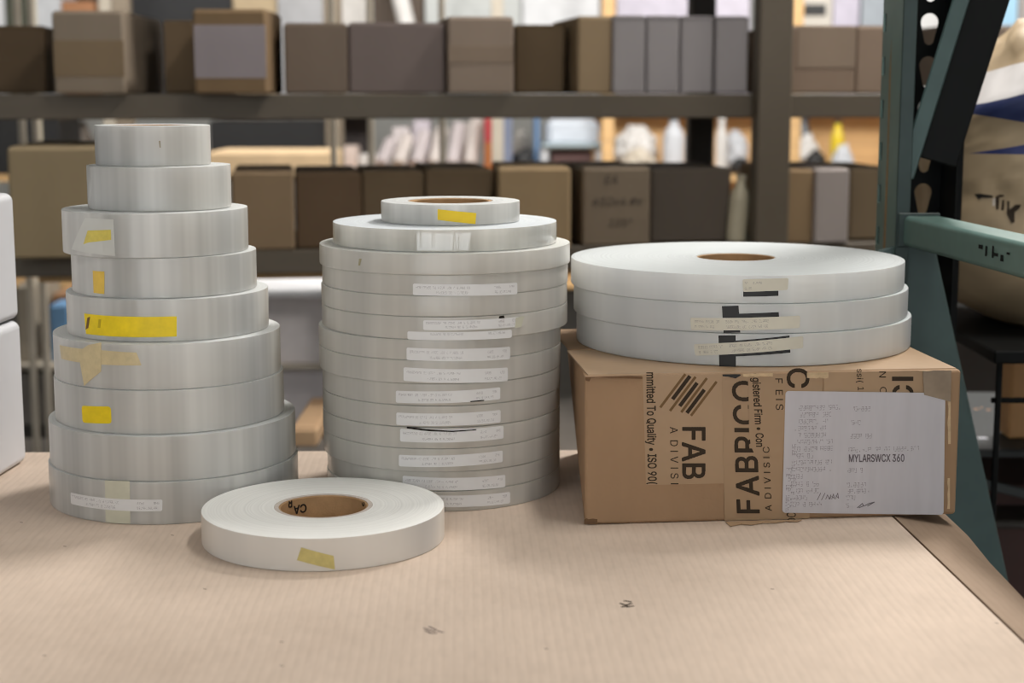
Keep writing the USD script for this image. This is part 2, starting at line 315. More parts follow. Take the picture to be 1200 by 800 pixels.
class Roll:
    def __init__(s, name, label, group, c, R, z, h, film, seed, ri=0.038, ro=0.0425, cat='tape roll', core_mat=None):
        s.c, s.R, s.z, s.h = np.array([c[0], c[1], 0.0]), R, z, h
        s.t = thing(name, label, cat, (c[0], c[1], z), group)
        m = ring_body(R, ro, h, seed); m.apply_translation((c[0], c[1], z)); s.film = obj('film', m, film, s.t)
        m = core_tube(ro, ri, h - .0008); m.apply_translation((c[0], c[1], z)); s.core = obj('core', m, core_mat or CORE, s.t, label='brown cardboard core')
    def uv(s, px, py):                      # pixel -> (u along the rolled face, z)
        d = ray(px, py); e = np.array([0, 0, ZC]) - s.c
        a, b, c = d[0] ** 2 + d[1] ** 2, 2 * (d[0] * e[0] + d[1] * e[1]), e[0] ** 2 + e[1] ** 2 - s.R ** 2
        disc = max(b * b - 4 * a * c, 0); k = (-b - math.sqrt(disc)) / (2 * a); p = e + d * k
        return s.R * math.atan2(p[0], -p[1]), p[2]
    def bend(s, m, lift):
        v = m.vertices; r = s.R + lift + v[:, 2]; a = v[:, 0] / s.R
        return trimesh.Trimesh(np.c_[s.c[0] + r * np.sin(a), s.c[1] - r * np.cos(a), v[:, 1]], m.faces, process=False)
    def patch(s, poly, lift=0.0002, t=0.00015, step=0.0025):
        x0, _, x1, _ = poly.bounds; n = max(1, int((x1 - x0) / step)); e = np.linspace(x0, x1, n + 1)
        mm = [extrude(q, t) for q in (poly.intersection(sg.box(a, -9, b, 9)) for a, b in zip(e[:-1], e[1:])) if q.area > 1e-9 and q.geom_type in ('Polygon', 'MultiPolygon')]
        return s.bend(tri(mm), lift)
    def quad(s, corners, round_=0.0):       # a strip given by its four pixel corners
        p = sg.Polygon([s.uv(*q) for q in corners]).buffer(0)
        return p.buffer(-round_).buffer(round_, quad_segs=6) if round_ else p
    def tape(s, name, corners, m, lift=0.0002, label=None, round_=0.0, parent=None):
        return obj(name, s.patch(s.quad(corners, round_), lift), m, parent or s.t, False, label)

SEG = {0: (0, 1, 1, 1), 1: (1, .5, 1, 1), 2: (1, 0, 1, .5), 3: (0, 0, 1, 0), 4: (0, 0, 0, .5), 5: (0, .5, 0, 1), 6: (0, .5, 1, .5)}
def glyphs(text, cap, seed=0):
    """small machine printing too faint to read in the photograph: strokes of a matrix printer, one cell per character"""
    r = np.random.default_rng(seed); w = cap * .62; V = []
    x = 0
    for ch in text:
        if ch != ' ':
            on = [k for k in range(7) if r.random() < .62] or [6]
            if ch in '.:,': on = []; V.append(sg.box(x + w * .35, 0, x + w * .6, cap * .22))
            for k in on:
                a = SEG[k]; t = cap * .06
                V.append(sg.LineString([(x + a[0] * w * .85, a[1] * cap), (x + a[2] * w * .85, a[3] * cap)]).buffer(t, cap_style=3))
        x += w * 1.28
    return V, x
def glyph_mesh(V):
    mm, n, Fc = [], 0, []
    for q in V:
        b = np.array(q.exterior.coords)[:4]
        mm.append(b); Fc += [(n, n + 1, n + 2), (n, n + 2, n + 3)]; n += 4
    return trimesh.Trimesh(np.c_[np.vstack(mm), np.zeros(n)], Fc, process=False)

LINE1, LINE2 = [(0.03, 'XXXXXXXXX XX XXXX .XX X X.XXX XX'), (0.76, 'XXXX'), (0.92, 'XXX')], [(0.22, 'X.XXXX XX X X.XXXXX'), (0.76, 'XX:XX:XX.XX')]
def stuck_label(roll, corners, seed, m=LABEL, lift=0.0002, rows=None, cap=0.0021, name='paper_label', ink=INK, round_=0.0016):
    """corners in pixels: left top, right top, right bottom, left bottom"""
    lab = roll.tape(name, corners, m, lift, None, round_)
    lt, rt, rb, lb = [np.array(roll.uv(*q)) for q in corners]
    ex, ey = (rt - lt), (lt - lb); W, Hh = np.linalg.norm(ex), np.linalg.norm(ey)
    allq = []
    for j, row in enumerate(rows or (LINE1, LINE2)):
        for fx, s in row:
            V, w = glyphs(s, cap, seed * 17 + j * 3 + len(s)); sc = 1.0
            g = glyph_mesh(V); v = g.vertices.copy()
            base = lb + ex * fx + ey * (0.60 - 0.42 * j)
            p = base + v[:, :1] * ex / W + v[:, 1:2] * ey / Hh
            allq.append(trimesh.Trimesh(np.c_[p, np.zeros(len(p))], g.faces, process=False))
    tag(obj('printed_lines', roll.bend(tri(allq), lift + .0002), ink, lab, False), None, None, None, 'stuff')
    return lab

# --- left stack (bottom to top)
S1 = [  # x, y, R, z, h
    (-0.3349, 1.5663, 0.1211, 0.0000, 0.0405), (-0.3350, 1.5664, 0.1192, 0.0405, 0.0424), (-0.3369, 1.5658, 0.1106, 0.0829, 0.0412), (-0.3376, 1.5657, 0.1089, 0.1241, 0.0426),
    (-0.3362, 1.5660, 0.0967, 0.1667, 0.0394), (-0.3384, 1.5655, 0.0882, 0.2061, 0.0375), (-0.3454, 1.5640, 0.0881, 0.2436, 0.0412), (-0.3408, 1.5650, 0.0681, 0.2848, 0.0411), (-0.3456, 1.5639, 0.0545, 0.3259, 0.0378)]
L1 = ['widest clear film roll at the bottom of the left stack, with a white printed label', 'plain wide clear film roll second from the bottom of the left stack',
      'clear film roll with short rounded yellow sticker, third from left stack bottom', 'clear film roll with browned peeling tape, middle of the left stack',
      'clear film roll with a long bright yellow tape strip, in the left stack', 'clear film roll with a small upright yellow tape, in the left stack',
      'clear film roll with faint crumpled yellow tape, third from left stack top', 'plain clear film roll second from the top of the left stack', 'smallest clear film roll on top of the left stack']
A = []
for i, ((x, y, R, z, h), lb) in enumerate(zip(S1, L1)):
    A.append(Roll('film_roll', lb, None, (x, y), R, H + z, h, FILM_A, 100 + i, ri=.038 if i < 8 else .036, ro=.042 if i < 8 else .039))
stuck_label(A[0], [(83, 576.5), (190.5, 585), (190, 598.5), (83.5, 590)], 1, cap=.0022)
A[0].tape('clear_tape_strip', [(123, 562.5), (152, 563.5), (153, 613.5), (124, 612)], CLEARTAPE, .0001, 'vertical strip of yellowish clear tape')
A[2].tape('yellow_tape', [(96, 475), (130, 476), (131, 496), (97, 495)], YELLOW, .0002, 'rounded bright yellow sticker', .003)
A[3].tape('aged_tape', [(70, 404), (118, 410), (160, 413), (166, 428), (118, 427), (72, 420)], AGED, .0001, 'browned strip of old tape')
A[3].tape('aged_tape', [(92, 412), (104, 404), (119, 401), (119, 435), (99, 452)], AGED, .0004, 'crumpled browned tape end')
A[4].tape('yellow_tape', [(99, 367), (207, 370.5), (207, 394), (101, 391)], YELLOW, .0002, 'long bright yellow tape strip')
A[4].tape('pen_mark', [(103, 372), (106, 371), (104, 384), (101, 386)], INK_FADED, .0005)
A[4].tape('pen_mark', [(116, 374), (119, 374), (118, 384), (115, 384)], color((196, 170, 20)), .0005)
A[5].tape('yellow_tape', [(109, 317), (122.5, 318), (122.5, 344.5), (110, 343)], YELLOW_WARM, .0002, 'small upright yellow tape')
A[6].tape('yellow_tape', [(103, 270), (130, 269), (130.5, 281), (104, 284), (98, 286)], YELLOW_DULL, .0002, 'faint crumpled yellow tape')
A[6].tape('clear_tape_patch', [(100, 255), (133, 257), (135, 300), (84, 292), (92, 272)], color((204, 204, 198), .3), .0001)
A[8].tape('nick', [(186, 165), (188, 165), (188.4, 173), (187, 173)], color((150, 140, 118)), .0001)

# --- middle stack (bottom to top)
S2 = [(-0.0698, 1.6044, 0.1186, 0.0, 0.0200), (-0.0695, 1.6044, 0.1182, 0.0200, 0.0190), (-0.0713, 1.6043, 0.1198, 0.0390, 0.0225), (-0.0715, 1.6043, 0.1200, 0.0615, 0.0205), (-0.0714, 1.6043, 0.1198, 0.0820, 0.0208),
      (-0.0712, 1.6043, 0.1200, 0.1028, 0.0212), (-0.0725, 1.6043, 0.1216, 0.1240, 0.0225), (-0.0726, 1.6043, 0.1216, 0.1465, 0.0198), (-0.0674, 1.6045, 0.1231, 0.1663, 0.0215), (-0.0678, 1.6045, 0.1231, 0.1878, 0.0198),
      (-0.0669, 1.6045, 0.1228, 0.2076, 0.0194), (-0.0671, 1.6045, 0.1250, 0.2270, 0.0200), (-0.0669, 1.6045, 0.1116, 0.2470, 0.0213), (-0.0614, 1.6047, 0.0691, 0.2683, 0.0200)]
ordn = ['first', 'second', 'third', 'fourth', 'fifth', 'sixth', 'seventh', 'eighth', 'ninth', 'tenth', 'eleventh', 'twelfth', 'thirteenth', 'fourteenth']
B = []
for i, (x, y, R, z, h) in enumerate(S2):
    lb = {13: 'small clear film roll with a yellow sticker, topmost of the middle stack', 12: 'shiny mirror-like film roll just under the small top roll, middle stack', 11: 'unlabelled wide film roll under the shiny roll in the middle stack',
          0: 'narrow clear film roll at the very bottom of the middle stack, on the cardboard', 9: 'unlabelled narrow film roll fifth from the top of the middle stack',
          8: 'narrow film roll with two overlapping crooked labels in the middle stack', 3: 'narrow film roll with a long black pen stroke above its label, middle stack'}.get(
          i, f'narrow clear film roll with a white label, {ordn[i]} from the bottom of the middle stack')
    B.append(Roll('film_roll', lb, None, (x, y + .006), R, H + z, h, FILM_S if i == 12 else FILM_A if i > 12 else FILM_B, 200 + i))
def lab2(i, x0, x1, y0, y1, tl=0.0, seed=0, **k):   # tl: right end raised by tl px
    stuck_label(B[i], [(x0, y0), (x1, y0 - tl), (x1, y1 - tl), (x0, y1)], seed, cap=.0020, **k)
lab2(10, 484, 606, 332, 345.5, 1, 2)
lab2(8, 477.5, 599.5, 388, 397.5, 2, 4, rows=(LINE2,), name='lower_label')
lab2(8, 496, 608, 375, 386.5, 4, 3, lift=.0004)
B[8].tape('label_corner', [(604, 372), (614, 370), (610, 383), (603, 384)], CLEARTAPE, .0006, 'lifted clear end of the label')
B[8].tape('ink_spot', [(585, 370.2), (590, 369.4), (591, 372.6), (584, 372.9)], INK_BLACK, .0007)
lab2(7, 476.5, 597.5, 407, 421.5, 1, 5)
lab2(6, 473, 595, 430, 446, -.3, 6)
lab2(5, 464, 586, 457.5, 471.5, 4, 7)
lab2(4, 464.5, 586.5, 483, 497.5, 3, 8)
lab2(3, 469, 590, 502, 517, 3.5, 9)
B[3].tape('pen_stroke', [(477, 499.5), (500, 502.6), (530, 504.3), (558, 502.6), (558, 503.6), (530, 505.8), (500, 504.6), (477, 501.6)], INK_BLACK, .0006, 'curved black pen stroke')
lab2(2, 467.5, 589, 532.5, 546, 5, 10)
lab2(1, 472, 592, 557, 571.5, 1, 11)
lab2(0, 477, 597.5, 578, 591.5, 2, 12)
B[5].tape('pen_stroke', [(551, 469.6), (567, 468.2), (567, 469.4), (551, 470.8)], INK_BLACK, .0006)
B[13].tape('yellow_tape', [(513, 245), (558, 249.5), (557, 262.5), (513, 257.5)], color((236, 200, 40)), .0002, 'bright yellow tape')
B[11].tape('stain', [(421, 303), (424, 303), (422, 311), (420, 311)], color((158, 150, 120)), .0002)

# --- front roll
f_D, f_b, f_R = 1.41986, -0.11922, 0.10805
FR = Roll('tape_roll', 'single white tape roll lying in front of the stacks on the cardboard', None, (f_D * math.sin(f_b), f_D * math.cos(f_b) - .004), f_R, H, 0.0288, PAPER_W, 300, ri=0.0381, ro=0.0440, core_mat=CORE)
rim = lathe([(.0400, .0), (.0438, .0), (.0438, .0004), (.0400, .0004)], 64, closed=True); rim.apply_translation((FR.c[0], FR.c[1], H + .0281))
obj('core_rim', rim, CORE_EDGE, FR.t, label='pale cut edge of the cardboard core')
FR.tape('masking_tape', [(353, 641), (391, 651), (392.5, 667), (348, 656)], MASKING, .0002, 'short yellowed masking tape')
def core_print(text, px, py, cap, ang=0, flip=True):
    m = meshkit.text_mesh(text, cap, .0002, bold=True); v = m.vertices.copy(); v[:, 0] -= v[:, 0].mean(); v[:, 1] -= cap / 2
    if flip: v[:, :2] *= -1                # upside down inside the tube
    d = ray(px, py); e = np.array([0, 0, ZC]) - FR.c; r = .0381
    a, b, c = d[0] ** 2 + d[1] ** 2, 2 * (d[0] * e[0] + d[1] * e[1]), e[0] ** 2 + e[1] ** 2 - r * r
    k = (-b + math.sqrt(b * b - 4 * a * c)) / (2 * a); p = e + d * k
    th = math.atan2(p[0], p[1]) + v[:, 0] / r; rr = r - .0002 - v[:, 2]
    return trimesh.Trimesh(np.c_[FR.c[0] + rr * np.sin(th), FR.c[1] + rr * np.cos(th), np.clip(p[2] + v[:, 1], H + .001, H + .028)], m.faces, process=False)
for s, px, py, cap in [('CA', 352, 596, .0075), ('R', 339, 590, .0075), ('C', 426, 588, .0075)]:
    obj('printed_letters', core_print(s, px, py, cap), INK_BLACK, FR.core, False)

# ------------------------------------------------------------------ the carton under the big rolls
fl0, fr0 = on_z(685, 615, H), on_z(1120, 603, H)
BH = 0.139
ex = fr0 - fl0; BW = np.linalg.norm(ex); ex /= BW
en = np.array([ex[1], -ex[0], 0])          # out of the front face
CO = (fl0 + fr0) / 2
bx = thing('cardboard_carton', 'worn brown cardboard carton with printed tape and a shipping sheet, under the wide rolls', 'box', (CO[0], CO[1] + .15, H))
blb, brb = np.array([.0722, 1.745, H]), fr0 - en * .30 + np.array([.004, 0, 0])
blt = np.array([.0585, 1.741, H])
r_ = .0035
def inset(p, dx, dy, z): return np.array([p[0] + dx, p[1] + dy, z])
cor = [inset(fl0, r_, r_, H + r_), inset(fr0, -r_, r_, H + r_), inset(blb, r_, -r_, H + r_), inset(brb, -r_, -r_, H + r_),
       inset(fl0 - ex * .001, r_, r_, H + BH - r_), inset(fr0 - ex * .0005, -r_, r_, H + BH - r_), inset(blt, r_, -r_, H + BH - r_), inset(brb, -r_, -r_, H + BH - r_)]
obj('body', rounded_hull(cor, r_), BOX_CARD, bx)
def face_uv(px, py):
    p = on_plane(px, py, fl0, en); return np.dot(p - fl0, ex), p[2] - H
def face_mesh(m, lift):                    # (u, v, w) -> world on the front face
    v = m.vertices
    return trimesh.Trimesh(fl0 + v[:, :1] * ex + v[:, 1:2] * np.array([0, 0, 1]) + (v[:, 2:3] + lift) * en, m.faces, process=False)
def face_poly(pts): return sg.Polygon([face_uv(*q) for q in pts]).buffer(0).intersection(sg.box(-.002, .0006, BW + .002, BH + .0002))
def face_part(name, pts, m, lift, t=.0003, parent=None, label=None, r=0):
    p = face_poly(pts)
    if r: p = p.buffer(-r).buffer(r, quad_segs=5)
    return obj(name, face_mesh(extrude(p, t), lift), m, parent or bx, False, label)
def caps(text, bold, gap):     # plain sans capitals, the I a bare bar, set letter by letter
    out, x = [], 0.0
    for ch in text:
        if ch == ' ': x += .30; continue
        if ch == 'I':
            w = .20 if bold else .13; g = trimesh.creation.box((w, 1.0, .1)); g.apply_translation((w / 2, .5, .05))
        else:
            g = meshkit.text_mesh(ch, 1.0, .1, bold=bold); w = np.ptp(g.vertices[:, 0]); g.apply_translation((-g.vertices[:, 0].min(), 0, 0))
        g.apply_translation((x, 0, 0)); out.append(g); x += w + gap
    return tri(out)
def face_text(text, a, b, top, bold=False, gap=None):
    """baseline from pixel a to pixel b, capital tops at pixel top (above a)"""
    m = meshkit.text_mesh(text, 1.0, .1, bold=bold) if gap is None else caps(text, bold, gap); v = m.vertices.copy(); x0, x1 = v[:, 0].min(), v[:, 0].max()
    A_, B_, T_ = (np.array(face_uv(*q)) for q in (a, b, top))
    p = A_ + (v[:, :1] - x0) / (x1 - x0) * (B_ - A_) + v[:, 1:2] * (T_ - A_)
    return trimesh.Trimesh(np.c_[p, v[:, 2] * .001], m.faces, process=False)
tp1 = face_part('packing_tape', [(753, 434), (850, 437), (849, 566), (757, 568)], BOX_TAPE2, .0001, label='printed brown packing tape running down the front, left piece')
tp2 = face_part('packing_tape', [(846, 437), (965, 438), (948, 607), (940, 613), (930, 608), (920, 613), (905, 609), (890, 614), (872, 611), (858, 616), (849, 614)], BOX_TAPE, .0004, label='printed brown packing tape with a torn lower end, centre piece')
tp3 = face_part('packing_tape', [(965, 433), (1098, 429), (1098, 470), (965, 470)], BOX_TAPE2, .0003, label='printed brown packing tape at the top right')
def prt(parent, mesh, lift, m=INK_BROWN): obj('printed_letters', face_mesh(mesh, lift), m, parent, False)
prt(tp1, face_text('mmitted To Quality • ISO 90(', (757.5, 436), (759.5, 567), (767.5, 436), True), .0005)
prt(tp1, face_text('FAB', (800, 500), (800, 561), (826, 500), True), .0005)
prt(tp1, face_text('A DIVISI', (785, 500), (786, 567), (794, 500), False, .62), .0005)
EMB = [((798.2 + 8.4 * k, 453.9 + 8.0 * k), 17, 4.4, 1, 0) for k in range(3)] + [((794.0 + 8.4 * k, 450.0 + 8.0 * k), 25, 3.0, 0, o) for k, o in enumerate((-9, -4, 4, 9))]
for (ex_, ey_), hl, w, dark, sh_ in EMB:
    q_ = np.array([.60, -.80]); a, b = np.array([ex_, ey_]) + q_ * (sh_ - hl), np.array([ex_, ey_]) + q_ * min(sh_ + hl, (ey_ - 438) / .8)
    u0, u1 = np.array(face_uv(*a)), np.array(face_uv(*b))
    obj('emblem_bar', face_mesh(extrude(sg.LineString([u0, u1]).buffer(w * .0008 / 2, cap_style=2), .0001), .0006 if dark else .0005), INK_BROWN if dark else INK_FADED, tp1, False)
prt(tp2, face_text('FABRICO', (889.5, 601), (884, 446), (864, 601), True, .16), .0008)
ov = face_part('packing_tape', [(876, 438), (877, 470), (877.5, 505), (879.5, 522), (884, 532), (896, 534), (942, 530), (952, 438)], BOX_TAPE, .0010, .0002, label='overlapping printed tape end covering the big letters')
prt(tp2, face_text('A DIVISIC', (904, 598), (901, 523), (896.5, 598), False, .62), .0013)
prt(ov, face_text('egistered Firm • Con', (881, 437), (886, 523), (890, 437), True), .0013)
prt(ov, face_text('F EIS', (908, 443), (909, 480), (916.5, 443), False, .5), .0013)
prt(ov, face_text('C', (922.5, 431), (922.5, 454), (947, 431), True), .0014)
prt(tp2, face_text('OC', (933, 612.5), (932, 600), (922.5, 612.5)), .0008)
prt(tp3, face_text('N', (1030, 435), (1030, 442), (1038, 435)), .0007)
prt(tp3, face_text('C', (1031, 453), (1031, 461), (1038.5, 453)), .0007)
prt(tp3, face_text('ssi(', (1004, 432), (1004, 448), (1011, 432)), .0007)
prt(tp3, face_text('1', (1005, 453), (1005, 457), (1012, 453)), .0007)
prt(tp3, face_text('I', (1045, 441), (1045, 446), (1070, 441), True, .1), .0007)
prt(tp3, face_text('C', (1069.5, 475), (1069.5, 451), (1046, 475), True), .0007)
torn = sg.Polygon([ground(*q)[:2] for q in [(850, 612.5), (880, 611.5), (905, 610.8), (930, 610), (940, 610), (934, 612.2), (921, 611.8), (908, 613.6), (893, 613.6), (880, 616), (868, 615), (856, 617.6)]]).buffer(0)
tm = extrude(torn, .0006); tm.apply_translation((0, 0, H + .0006)); obj('torn_tape_end', tm, BOX_TAPE2, bx, False, 'torn end of the packing tape lying on the cardboard')
ship = face_part('shipping_sheet', [(920, 457.5), (1107, 460), (1105, 602.5), (916, 600)], SHEET, .0016, .0002, label='white printed sheet taped on the right of the front', r=.003)
face_part('clear_tape_strip', [(1080, 432), (1114, 430), (1113, 470), (1082, 462)], DIRTY_TAPE, .0019, .0002, label='dirty clear tape at the right corner')
def sheet_row(x, y, text, cap_px, seed, vertical=False):
    V, w = glyphs(text, 1.0, seed); g = glyph_mesh(V); v = g.vertices
    o = np.array(face_uv(x, y)); s = cap_px * .00081
    p = (o + v[:, :2] * s) if not vertical else (o + np.c_[-v[:, 1], v[:, 0]] * s)
    return trimesh.Trimesh(np.c_[p, np.zeros(len(p))], g.faces, process=False)
rows = [(936, 480, 'XXXXXXXX XXX.', 4.8), (936, 488, 'XXXXXX XXX', 4.8), (936, 496, 'XXXXXX XX', 4.8), (930, 504, '.XXXXXX XX', 4.8), (934, 512, 'XXXXXXXXX', 4.8), (934, 520, 'XXXXXXXX XX', 4.8), (934, 528, 'X XXXXXXXXX', 4.8),
        (934, 536, 'XX XX', 4.8), (933, 544, 'XXXXXXXX XX', 4.8), (933, 552, 'XXXXXXXXX .', 4.8), (933, 560, 'XX', 4.8), (933, 569, 'XX X XX', 4.8), (933, 577, 'XX XXXX', 4.8), (931, 585, 'XXXX', 4.8), (929, 593, 'XX X XXXX', 4.8),
        (997, 481, 'XXXXXX', 4.8), (997, 497, 'XXX', 4.8), (995, 513, 'XXXX XX', 4.8), (994, 529, 'XXX.X.X XX XX XXXX.XXX', 4.8), (993, 553, 'XXX X', 4.6), (992, 570, 'X.XXXX', 4.8), (992, 577.5, 'XX.XXXX', 4.8), (991, 585, 'XXX', 4.8), (991, 594, 'X', 4.6)]
tag(obj('printed_lines', face_mesh(tri([sheet_row(x, y, s, c, 500 + i) for i, (x, y, s, c) in enumerate(rows)]), .0019), INK, ship, False), None, None, None, 'stuff')
tag(obj('printed_lines', face_mesh(tri([sheet_row(931, 594, 'XXX X XXXX XXX XXXX', 5, 600, True), sheet_row(925, 598, 'XXXXX XX XXXX', 5, 601, True)]), .0019), INK, ship, False), None, None, None, 'stuff')
obj('printed_letters', face_mesh(face_text('MYLARSWCX 360', (994, 540.5), (1059, 540), (994, 532), True), .0019), color((96, 88, 94)), ship, False)
def pen(lines, w):
    return extrude(ops.unary_union([sg.LineString([face_uv(*q) for q in L]).buffer(w / 2) for L in lines]), .0001)
obj('handwriting', face_mesh(pen([[(957, 585), (961, 577)], [(962, 585), (966, 577)], [(967, 584), (969, 579), (971, 584), (973, 579), (972, 584)], [(974, 584), (976, 578), (977, 583), (974, 581)], [(978, 584), (981, 577), (982, 583), (979, 580)]], .0006), .0019), INK, ship, False)
obj('handwriting', face_mesh(pen([[(1004, 594), (1010, 589), (1011, 592), (1006, 594)], [(1012, 592), (1018, 589), (1024, 587.5), (1016, 592)]], .0007), .0019), color((90, 84, 88)), ship, False)
# flap slit with its shadow put in the colour, and worn edges of the carton
lip = face_poly([(685.5, 441), (690, 439), (700, 438.6), (752, 440.4), (752, 443), (700, 441.4), (692, 441.8), (690, 446), (686, 445)])
obj('flap_slit_shadow', face_mesh(extrude(lip, .0035), 0), BOX_TORN, bx, False, 'dark flap slit at the top left, its shadow put in the colour')
jag = [(684 + k * 9.8, 441 - k * .25 + (2.4 if k % 2 else 0) * rng.random()) for k in range(40)]
for k, (a, b, c, d) in enumerate([(684, 752, 432, 436.5), (870, 905, 435, 440), (945, 970, 435, 441.5), (1065, 1116, 429, 433)]):
    n = 7; up = [(a + (b - a) * i / n, c + .5 * rng.random()) for i in range(n + 1)]; dn = [(b - (b - a) * i / n, d + 1.5 * rng.random()) for i in range(n + 1)]
    face_part('worn_edge', up + dn, BOX_WORN, .0015, .0008)
for k, (a, b) in enumerate([(693, 475), (697, 510), (695, 560), (690, 598)]):
    face_part('scratch', [(a, b), (a + 3, b - 6), (a + 4.5, b - 2), (a + 3.5, b + 7), (a + 1, b + 4)], BOX_TORN, .0001, .0001)
for k, (a, b) in enumerate([((684.5, 606), (700, 614)), ((700, 611.8), (738, 613)), ((752, 611.5), (768, 612)), ((1098, 602), (1118, 603.4)), ((1110, 470), (1114, 520)), ((1109.5, 560), (1113, 596))]):
    w_, h_ = b[0] - a[0], b[1] - a[1]; q_ = [(a[0] + w_ * i / 6, a[1] + (.3 * h_ * rng.random() if w_ > h_ else h_ * i / 6)) for i in range(7)]
    if w_ > h_: pts = [(x, y + .6 * rng.random()) for x, y in q_] + [(b[0], b[1]), (a[0], b[1] - .3)]
    else: pts = [(a[0] + 1.4 * rng.random(), y) for x, y in q_] + [(b[0], b[1]), (b[0], a[1])]
    face_part('crushed_edge', pts, BOX_TORN if k < 4 else BOX_WORN, .0002, .0002)
ring = sg.Point(0, 0).buffer(.016).difference(sg.Point(0, 0).buffer(.010)).intersection(sg.box(-1, -.012, 1, 1))
rm = extrude(ring, .0002); rm.apply_transform(M(math.atan2(ex[1], ex[0]), on_z(1058, 428, H + BH) + np.array([0, .0, .0002]))); obj('printed_letters', rm, color((120, 104, 84)), tp3, False)
# flap seam along the top
obj('top_flap', [hull([fl0 + ex * .003 - en * .004 + (0, 0, BH - .0005), fl0 + ex * (BW - .004) - en * .004 + (0, 0, BH - .0005), fl0 + ex * .003 - en * .146 + (0, 0, BH - .0005), fl0 + ex * (BW - .004) - en * .146 + (0, 0, BH - .0005),
                       fl0 + ex * .003 - en * .005 + (0, 0, BH + .001), fl0 + ex * (BW - .004) - en * .005 + (0, 0, BH + .001), fl0 + ex * .003 - en * .145 + (0, 0, BH + .001), fl0 + ex * (BW - .004) - en * .145 + (0, 0, BH + .001)])], BOX_TAPE2, bx, False)
obj('top_flap', [hull([fl0 + ex * .006 - en * a + (0, 0, z) for a, z in ((.149, BH - .0005), (.29, BH - .0005), (.150, BH + .001), (.289, BH + .001))] + [fl0 + ex * (BW - .004) - en * a + (0, 0, z) for a, z in ((.149, BH - .0005), (.29, BH - .0005), (.150, BH + .001), (.289, BH + .001))])], BOX_CARD, bx, False)

# --- the wide rolls on the carton
S3 = [(0.2387, 1.6610, 0.1714, H + BH + .0014, 0.0311, 'wide milky film roll at the bottom of three, resting on the carton'), (0.2352, 1.6620, 0.1710, H + BH + .0325, 0.0280, 'wide milky film roll in the middle of the three on the carton'),
      (0.2316, 1.6625, 0.1704, H + BH + .0605, 0.0270, 'wide milky film roll on top of the three, showing its core hole')]
C = [Roll('wide_film_roll', lb, None, (x, y), R, z, h, FILM_W, 400 + i, ri=.0385, ro=.0405) for i, (x, y, R, z, h, lb) in enumerate(S3)]
OLD = ((0.04, 'XXXXX XXXX XX'), (.32, 'XXXX XX XXX. .XX X.XXX')), ((0.04, 'X XXX X XX'), (.33, 'XXXXXXX XX X.XX XX XX'))
stuck_label(C[2], [(870, 327), (924, 325.5), (923, 339.5), (871, 342)], 21, LABEL_OLD, rows=(((.04, 'XX'), (.22, 'X.XXX')), ((.04, 'X.XX'),)), cap=.0021, ink=INK)
C[2].tape('black_tape', [(871, 341.5), (912, 340.5), (912, 346.5), (871, 347.5)], BLACK_TAPE, .0001, 'short black tape')
stuck_label(C[1], [(809, 372), (937.5, 369.5), (937, 384), (810, 386.5)], 22, LABEL_OLD, lift=.0004, rows=OLD, cap=.0023, name='long_label')
C[1].tape('black_tape', [(846, 358.5), (865.5, 358), (867.5, 389.5), (848, 390)], BLACK_TAPE, .0001, 'black tape running down')
C[1].tape('black_tape', [(864, 367.5), (912.5, 365.5), (913, 372), (864, 373)], BLACK_TAPE, .0002)
stuck_label(C[0], [(813, 403), (941, 393.5), (941, 407.5), (815, 416.5)], 23, LABEL_OLD, lift=.0004, rows=OLD, cap=.0023, name='long_label')
C[0].tape('black_tape', [(842, 393), (862, 392.7), (862.5, 431), (843, 431)], BLACK_TAPE, .0001, 'black tape running down')
C[0].tape('black_tape', [(862, 399), (925, 393), (926, 413), (862, 417.5)], BLACK_TAPE, .0002)
face_part('black_tape_end', [(844, 430), (863, 430.5), (867, 439), (861, 442.5), (852, 440.5), (846, 440)], BLACK_TAPE, .0030, .0006, label='black tape end folded over the carton edge')

# ------------------------------------------------------------------ white cartons at the left edge
def white_box(z0, z1, top_px, name, label, panels):
    a = np.array([-.5248, 1.706, 0]); d = np.array([-.065, -1, 0]); d /= np.linalg.norm(d); n = np.array([-d[1], d[0], 0]) * -1   # n points left
    n = np.array([-1, .065, 0]) / np.linalg.norm([-1, .065, 0])
    a = a + n * top_px
    P = [a, a + d * .36, a + n * .27, a + d * .36 + n * .27]; r = .009
    ctr = sum(P) / 4
    q = [p + (ctr - p) / np.linalg.norm(ctr - p) * r * 1.41 + (0, 0, z) for p in P for z in (z0 + r, z1 - r)]
    t = thing(name, label, 'box', (ctr[0], ctr[1], z0))
    obj('body', rounded_hull(q, r), WHITE_CARD, t)
    for u0, u1, v0, v1 in panels:
        m = cbox((u0, v0, 0), (u1, v1, .0006), .0002); v = m.vertices
        obj('grey_print_panel', trimesh.Trimesh(a + v[:, :1] * d + v[:, 1:2] * np.array([0, 0, 1]) + (0, 0, z0) - v[:, 2:3] * n, m.faces[:, ::-1], process=False), color((168, 168, 176), .6, var=.12, scale=60), t, False)
    lid = cbox((.012, .012, 0), (.348, .258, .0015), .0006); v = lid.vertices
    obj('top_flap', trimesh.Trimesh(a + v[:, :1] * d + v[:, 1:2] * n + (0, 0, z1) + v[:, 2:3] * np.array([0, 0, 1]), lid.faces, process=False), WHITE_CARD, t, False)
    return t
white_box(H + .0005, H + .1545, 0.0, 'white_carton', 'lower white carton with grey printed panels at the left edge of the table', [(.02, .16, .012, .075), (.02, .20, .085, .140)])
white_box(H + .1565, H + .2900, 0.001, 'white_carton', 'upper white carton stacked on the other at the left edge', [(.02, .2, .02, .06), (.025, .2, .072, .12)])

